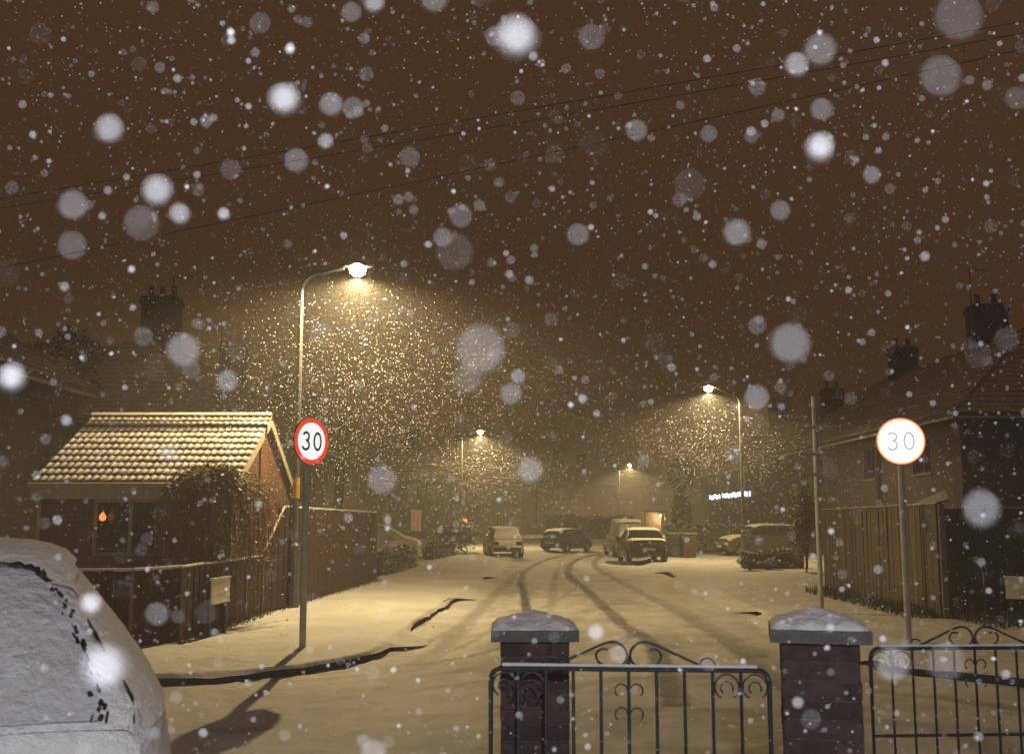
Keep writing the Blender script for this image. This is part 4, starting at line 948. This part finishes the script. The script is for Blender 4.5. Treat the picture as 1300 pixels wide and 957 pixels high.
# weeping shrub
bx = P(262, 700, 15.9); R = thing('weeping_shrub', 'weeping brown shrub with drooping twigs in front of the small building', 'shrub', (bx.x, 16.0, 0.1))
MB().tube([(0, 0, 0), (0.05, 0.02, 0.9), (0.0, 0, 1.9), (-0.05, 0, 2.25)], [0.07, 0.055, 0.045, 0.02], 7).build('trunk', 'bark', R)
tw = MB(); lf = MB()
for k in range(460):
    a = random.uniform(0, 2*PI); r = random.uniform(0.15, 1.0)**0.7*(0.80+0.22*math.sin(a*3+1)*math.sin(a*2)+random.uniform(-0.1, 0.16)); h0 = 2.46-0.25*r+random.uniform(-0.2, 0.16); ln = random.uniform(0.5, 1.9)*(0.5+0.6*r)
    pts = [Vector((0.15*r*math.cos(a), 0.15*r*math.sin(a), 2.2))]
    cx, cy_ = r*math.cos(a), r*math.sin(a); cx += 0.22*max(0, math.cos(a))*r+random.gauss(0, 0.05)
    pts += [Vector((cx*0.55, cy_*0.55, h0)), Vector((cx*0.85, cy_*0.85, h0-0.08-0.12*r)), Vector((cx, cy_, h0-0.3-0.2*r)), Vector((cx*1.05+random.uniform(-.06, .06), cy_*1.05+random.uniform(-.06, .06), max(0.25, h0-0.3-ln)))]
    pts = smooth_line(pts, 1); tw.tube(pts, 0.005, 3, caps=False)
    lp = []
    for _ in range(9):
        i = random.randint(2, len(pts)-2); lp.append(pts[i].lerp(pts[i+1], random.random())+Vector((random.uniform(-.03, .03), random.uniform(-.03, .03), 0)))
    leaves(lf, lp, 0.036)
tw.build('twigs', 'twig', R, kind='stuff'); lf.build('foliage', 'leaf_brown', R, kind='stuff')
bx = G(1028, 728, 0.1); shrub('tall ivy-like evergreen beside the crossbar post at the fence end', (bx.x, bx.y+0.3, 0.1), (0.42, 0.40, 1.38), 5200, 0.045, 'leaf_olive', 'evergreen_shrub', lobes=9)
hedge('low dark hedge beyond the tall left fence', (-3.75, 29.2), (-3.45, 34.6), 0.62, 0.6); hedge('short dark hedge past the left driveway', (-3.25, 39.9), (-2.75, 45.6), 0.60, 0.6)
bx = G(574, 702, 0.1); shrub('rounded green bush beside the left driveway under an orange light', (bx.x, bx.y, 0.1), (1.25, 0.9, 0.75), 3000, 0.09, 'leaf_olive', 'garden_bush', 'bush', 8)
for lb, px, py in (('low snow-dusted shrub at the right garden edge, left of two', 952, 724), ('low snow-dusted shrub at the right garden edge, right of two', 976, 723)):
    bx = G(px, py, 0.14); shrub(lb, (bx.x, bx.y, 0.14), (0.40, 0.35, 0.22), 900, 0.05, 'hedge_leaf', 'low_shrub', 'shrub', 5, group='low shrubs on the right')
hedge('dark hedge along the right front garden', (7.0, 47.0), (11.5, 46.0), 1.3, 0.8, n=2600, size=0.09); hedge('far hedge across the bend in front of the pale house', (2.6, 81), (9.5, 80), 1.7, 1.0, n=2200, size=0.14)
bx = G(1010, 722, 0.14); hedge('dark hedge between the parked car and the evergreen on the right', (7.4, 33.2), (9.4, 33.6), 0.55, 0.5, n=1800)
def conifer():
    b = P(866, 690, 58); R = thing('topiary_conifer', 'dark conifer clipped to a ball above a slim body by the bend', 'tree', (b.x, 58, 0.1))
    MB().tube([(0, 0, 0), (0.03, 0, 2.0), (0, 0, 4.2)], [0.12, 0.09, 0.04], 7).build('trunk', 'bark', R)
    m = MB(); leaves(m, inside(2200, lambda q: Vector((q.x*0.72, q.y*0.72, 4.05+q.z*0.95))), 0.10); leaves(m, inside(1800, lambda q: Vector((q.x*0.6, q.y*0.6, 1.7+q.z*1.5))), 0.10); m.build('crown', 'leaf_dark', R, kind='stuff')
conifer()
def tree(label, loc, h, cr, n=2200, size=0.11):
    R = thing('bare_tree', label, 'tree', loc); tr = MB(); m = MB()
    tr.tube([(0, 0, 0), (0.1, 0, h*0.4), (0.0, 0.1, h*0.7)], [0.16, 0.12, 0.07], 7)
    for k in range(9):
        a = 6.28*k/9+random.uniform(-.3, .3); e = Vector((cr*0.8*math.cos(a), cr*0.8*math.sin(a), h*random.uniform(0.75, 1.0))); s = Vector((0.05, 0.05, h*random.uniform(0.45, 0.65)))
        tr.tube([s, s.lerp(e, 0.5)+Vector((0, 0, 0.1)), e], [0.05, 0.03, 0.012], 5); leaves(m, inside(n//9, lambda q: e+q*cr*0.5), size)
    tr.build('trunk', 'bark', R); m.build('crown', 'leaf_dark', R, kind='stuff')
tree('dark leafy tree showing over the roofs between the left houses', (-12.9, 28.8, 0.1), 6.6, 1.0)
# wheelie bins
def bin_(label, px, py, mt):
    b = G(px, py, 0.13); R = thing('wheelie_bin', label, 'bin', (b.x, b.y, 0.13), random.uniform(-0.2, 0.2), 'wheelie bins by the right pavement'); m = MB()
    m.add([(-.24, -.27, .06), (.24, -.27, .06), (.24, .27, .06), (-.24, .27, .06), (-.29, -.34, .95), (.29, -.34, .95), (.29, .34, .95), (-.29, .34, .95)], [(3, 2, 1, 0), (0, 1, 5, 4), (1, 2, 6, 5), (2, 3, 7, 6), (3, 0, 4, 7), (4, 5, 6, 7)]); m.build('body', mt, R)
    m = MB(); m.add([(-.30, -.37, .955), (.30, -.37, .955), (.30, .36, .99), (-.30, .36, .99), (-.27, -.34, 1.02), (.27, -.34, 1.02), (.27, .32, 1.07), (-.27, .32, 1.07)], [(3, 2, 1, 0), (0, 1, 5, 4), (1, 2, 6, 5), (2, 3, 7, 6), (3, 0, 4, 7), (4, 5, 6, 7)]); m.build('lid', mt, R)
    for s in (-1, 1): MB().lathe([(0.1, -0.025), (0.1, 0.025)], (s*0.27, 0.28, 0.1), 12, Matrix.Rotation(PI/2, 3, 'Y')).build('wheel', 'rubber', R)
bin_('dark green wheelie bin right of the dark saloon', 857, 707, 'bin_green'); bin_('brown wheelie bin beside the dark green one', 875, 708, 'bin_brown')
# grass under the right fence
m = MB()
for k in range(5200):
    x = random.uniform(0, 1); 
    if k % 3: px, py = r1.x+0.1+x*7, r1.y-0.1-random.random()**2*1.5
    else: px, py = r1.x+(r2.x-r1.x)*x-0.05-random.random()**3*0.5, r1.y+(r2.y-r1.y)*x
    h = random.uniform(0.06, 0.24); a = random.uniform(0, 6.28); d = Vector((math.cos(a), math.sin(a), 0))*0.012; l = Vector((random.uniform(-.07, .07), random.uniform(-.07, .07), h)); p = Vector((px, py, 0.13))
    m.add([p-d, p+d, p+l], [(0, 1, 2)])
for k in range(1500):
    s = random.random(); q = c3.lerp(c2, s*1.1) if k % 2 else c3.lerp(c5, s); h = random.uniform(0.03, 0.10); a = random.uniform(0, 6.28); d = Vector((math.cos(a), math.sin(a), 0))*0.01
    p = Vector((q.x+0.03+random.random()**2*0.2, q.y-0.03, 0.13)); m.add([p-d, p+d, p+Vector((random.uniform(-.05, .05), random.uniform(-.05, .05), h))], [(0, 1, 2)])
m.build('grass', 'grass_blade', kind='stuff')
bpy.data.objects['grass']['label'] = 'rough dark grass poking through snow along the fences'; bpy.data.objects['grass']['category'] = 'grass'

# ================================================================== SMALL LIGHTS ON THE HOUSES
def wall_lamp(label, p, m='porch_glow', r=0.09, energy=0, col=(1, .6, .28), group=None):
    R = thing('wall_lamp', label, 'lamp', p, 0, group)
    MB().lathe([(r*0.5, -r*1.2), (r, -r*0.8), (r*1.05, r*0.6), (r*0.6, r)], (0, 0, 0), 10).build('globe', m, R, True); MB().lathe([(r*1.2, r*0.9), (r*0.4, r*1.6)], (0, 0, 0), 10).build('hood', 'gutter', R); MB().tube([(0, 0, r*1.4), (0, 0.18, r*1.4)], 0.02, 5).build('bracket', 'gutter', R)
    if energy:
        l = bpy.data.lights.new('lamp_light', 'POINT'); l.energy = energy; l.color = col; l.shadow_soft_size = r
        lo = bpy.data.objects.new('lamp_light', l); COL.objects.link(lo); lo.parent = R; lo.location = (0, -0.3, -0.25)
wall_lamp('bright lamp under the eaves left of the crossbar post, right of two', tuple(P(1006, 592, 56.25)), 'porch_glow', 0.12, 60, group='lamps under the far right eaves')
wall_lamp('dimmer lamp under the eaves, left of two by the crossbar post', tuple(P(992, 592, 56.25)), 'porch_lit', 0.10, 20, group='lamps under the far right eaves')
wall_lamp('small orange garden lamp over the bush on the left', tuple(P(590, 661, 56)), 'amber_glow', 0.12, 15, (1, .4, .12))
t = thing('garden_lamp_post', 'thin dark post carrying the orange garden lamp', 'post', (P(590, 661, 56).x, 56.2, 0.1)); MB().tube([(0, 0, 0), (0, 0, 1.7)], 0.03, 6).build('post', 'gutter', t); MB().box((0, 0, 0.02), (0.2, 0.2, 0.04)).build('foot', 'gutter', t)
q = P(832, 662, 84); t = thing('lit_porch', 'warmly lit porch far up the road beside the saloon roof', 'porch', (q.x, 84, 0))
MB().box((0, 0, 2.25), (2.0, 1.2, 0.12)).build('roof', 'roof_tile', t); MB().box((-0.2, 0.6, 1.1), (1.5, 0.06, 2.2)).build('back_panel', 'render_wall', t)
for xx in (-0.9, 0.75): MB().box((xx, -0.5, 1.1), (0.10, 0.10, 2.2)).build('pillar', 'white_frame', t)
wall_lamp('porch lamp glowing in the far lit porch', (q.x+0.45, 84.2, 1.95), 'porch_glow', 0.10, 120)
# icicle light string
a, b = Vector((14.38, 75, 0)), Vector((14.38, 62, 0)); t = thing('icicle_lights', 'cool white icicle light string on the far right house', 'string lights', (14.38, 68.5, 0))
za = P(0, 624, 68).z; m = MB(); m.tube([(0, -6.5, za), (0, 6.5, za)], 0.012, 4); m.build('cable', 'cable', t)
bm_ = MB().lathe([(0.02, -0.16), (0.05, -0.14), (0.05, 0.12), (0.02, 0.14)], (0, 0, 0), 6).mesh('bulb', 'led_glow')
for k in range(20):
    if k == 13: continue
    o = link('bulb', bm_, t); o.location = (0, -6.3+k*0.66+random.uniform(-.1, .1), za-0.18-random.random()*0.1)
# overhead wires
def wire(label, p0, p1, sag):
    p0, p1 = P(*p0), P(*p1); d = p1-p0; a = p0-d*0.25; b = p1+d*0.12; pts = []
    for k in range(41):
        s = k/40; q = a.lerp(b, s); q.z -= sag*4*s*(1-s)-sag*0.55; pts.append(q)
    R = tag(MB().tube(pts, 0.005, 5).build('overhead_wire', 'cable'), label, 'wire', 'overhead wires')
wire('topmost of the dark overhead wires crossing the sky', (0, 252, 15.5), (1180, 50, 12.0), 0.05)
wire('middle of the dark overhead wires, close under the topmost', (0, 264, 15.5), (1180, 66, 12.0), 0.08)
wire('lowest of the dark overhead wires crossing the sky', (0, 340, 15.0), (1200, 86, 12.0), 0.06)

# ================================================================== FALLING SNOW
OCT_F = [(0, 2, 4), (2, 1, 4), (1, 3, 4), (3, 0, 4), (2, 0, 5), (1, 2, 5), (3, 1, 5), (0, 3, 5)]
def flakes(name, pos, rad, label):
    """irregular eight-sided flakes, all in one mesh"""
    n = len(pos); pos = np.asarray(pos, np.float32); rad = np.asarray(rad, np.float32)
    base = np.array([(1, 0, 0), (-1, 0, 0), (0, 1, 0), (0, -1, 0), (0, 0, 1), (0, 0, -1)], np.float32)
    q = np.random.randn(n, 4); q /= np.linalg.norm(q, axis=1, keepdims=True); w_, x, y, z = q.T
    Rm = np.stack([np.stack([1-2*(y*y+z*z), 2*(x*y-z*w_), 2*(x*z+y*w_)], -1), np.stack([2*(x*y+z*w_), 1-2*(x*x+z*z), 2*(y*z-x*w_)], -1), np.stack([2*(x*z-y*w_), 2*(y*z+x*w_), 1-2*(x*x+y*y)], -1)], 1)
    sc3 = np.random.uniform(0.65, 1.3, (n, 6, 1)); loc = base[None]*sc3*rad[:, None, None]
    v = np.einsum('nij,nkj->nki', Rm, loc)+pos[:, None, :]
    f = (np.array(OCT_F)[None]+6*np.arange(n)[:, None, None]).reshape(-1, 3)
    me = bpy.data.meshes.new(name); me.vertices.add(n*6); me.vertices.foreach_set('co', v.astype(np.float32).ravel())
    me.loops.add(f.size); me.loops.foreach_set('vertex_index', f.ravel().astype(np.int32)); me.polygons.add(len(f))
    me.polygons.foreach_set('loop_start', np.arange(0, f.size, 3, dtype=np.int32)); me.polygons.foreach_set('loop_total', np.full(len(f), 3, dtype=np.int32)); me.update(calc_edges=True)
    me.materials.append(MATS['flake']); o = link(name, me, kind='stuff'); o['label'] = label; o['category'] = 'snow'; return o
AP = 0.036/4.5
def field(lo, hi, dens, s0, s1, skip=None):
    lo, hi = np.array(lo), np.array(hi); n = int(np.prod(hi-lo)*dens); p = lo+(hi-lo)*np.random.rand(n, 3); r = (s0*(s1/s0)**np.random.rand(n)**1.5)/2
    if skip:
        k = ~np.all((p > np.array(skip[0])) & (p < np.array(skip[1])), axis=1); p, r = p[k], r[k]
    return p, r
PO, RA = [], []
nb = ((-0.45, 0.24, 1.35), (0.45, 0.85, 2.45))
for args in ((nb[0], nb[1], 1700, 0.0007, 0.0030, None),
             ((-1.3, 0.24, 0.9), (1.3, 2.2, 3.4), 640, 0.0014, 0.0052, nb),
             ((-2.6, 2.2, 0.3), (2.6, 4.5, 4.8), 200, 0.0018, 0.0066, None),
             ((-5.5, 4.5, 0.2), (5.5, 10.0, 8.0), 45, 0.003, 0.008, None)):
    p, r = field(*args); PO.append(p); RA.append(r)
big = [(655, 52, 44, .30), (628, 47, 26, .10), (610, 445, 60, .13), (1217, 22, 62, .11), (1193, 97, 52, .07), (1041, 65, 40, .14), (360, 127, 33, .34), (140, 165, 33, .2), (200, 242, 34, .32), (92, 262, 36, .12), (92, 313, 36, .07), (232, 445, 40, .13), (1003, 436, 48, .15), (935, 297, 32, .17), (1245, 648, 44, .15), (485, 610, 35, .10), (577, 320, 48, .035), (130, 848, 46, .32), (200, 779, 28, .13), (1041, 190, 30, .34), (376, 204, 30, .11), (449, 138, 27, .10), (808, 166, 27, .10), (15, 480, 28, .32), (1042, 140, 28, .09), (180, 284, 46, .05), (228, 272, 24, .2), (284, 272, 14, .26), (414, 180, 18, .3), (593, 480, 36, .06), (408, 425, 30, .07), (562, 302, 24, .1), (960, 507, 30, .15), (672, 597, 30, .14), (520, 200, 26, .06), (446, 17, 26, .1), (551, 0, 34, .12), (1290, 125, 30, .06), (1106, 223, 22, .1), (648, 500, 26, .12), (116, 766, 22, .3), (288, 485, 26, .14), (785, 830, 22, .12), (1133, 843, 40, .12), (1200, 840, 46, .06), (755, 803, 18, .24), (330, 30, 28, .05), (900, 170, 22, .08)]
bp_, br_ = [], []
for px, py, dia, cov in big:
    d = AP*F/dia/(1+AP*F/dia/17.0); s = AP*math.sqrt(cov)*d/max(d, 0.2)
    bp_.append(tuple(P(px, py, d))); br_.append(s/2*(1.35 if cov > 0.19 else 1.12))
PO.append(np.array(bp_)); RA.append(np.array(br_))
RA = np.concatenate(RA); RA[:-len(big)] *= np.where(np.random.rand(len(RA)-len(big)) < 0.14, 1.75, 1.0)
flakes('falling_snow', np.concatenate(PO), RA, 'snowflakes falling through the air in front of the gate')
PO, RA = [], []
for c, n, sp in (((-3.0, 19.3, 4.2), 9000, (3.2, 3.0, 2.4)), ((7.4, 38, 4.2), 5000, (4, 4, 2.2)), ((-1.7, 55, 4.2), 3500, (4.5, 4, 2.2)), ((2, 26, 4.5), 9000, (9, 9, 3.2)), ((1, 15, 4.5), 7000, (8, 5, 4)), ((3, 45, 4.0), 5000, (12, 10, 3.0))):
    n = int(n*0.5); p = np.array(c)+np.clip(np.random.randn(n, 3), -2.4, 2.4)*0.52*np.array(sp); PO.append(p); RA.append(np.full(n, 0.0034+0.00026*c[1])*np.random.uniform(0.6, 1.5, n))
p = np.concatenate(PO); r = np.concatenate(RA); k = p[:, 2] > 0.3; flakes('distant_falling_snow', p[k], r[k], 'snowflakes falling in the light of the street lamps')

# ================================================================== SNOW-LADEN AIR
m = MB(); m.box((0, 130, 6.3), (420, 340, 14.8)); me = bpy.data.meshes.new('haze'); me.from_pydata(m.v, [], m.f); me.update()
hm = bpy.data.materials.new('haze'); hm.use_nodes = True; n = hm.node_tree.nodes; n.clear(); o_ = n.new('ShaderNodeOutputMaterial'); pv = n.new('ShaderNodeVolumePrincipled')
pv.inputs['Color'].default_value = (0.92, 0.90, 0.88, 1); pv.inputs['Density'].default_value = 0.0078; pv.inputs['Anisotropy'].default_value = 0.3
hm.node_tree.links.new(pv.outputs[0], o_.inputs['Volume']); me.materials.append(hm); hz = link('haze', me, kind='stuff'); hz['label'] = 'snow-laden night air'; hz['category'] = 'haze'
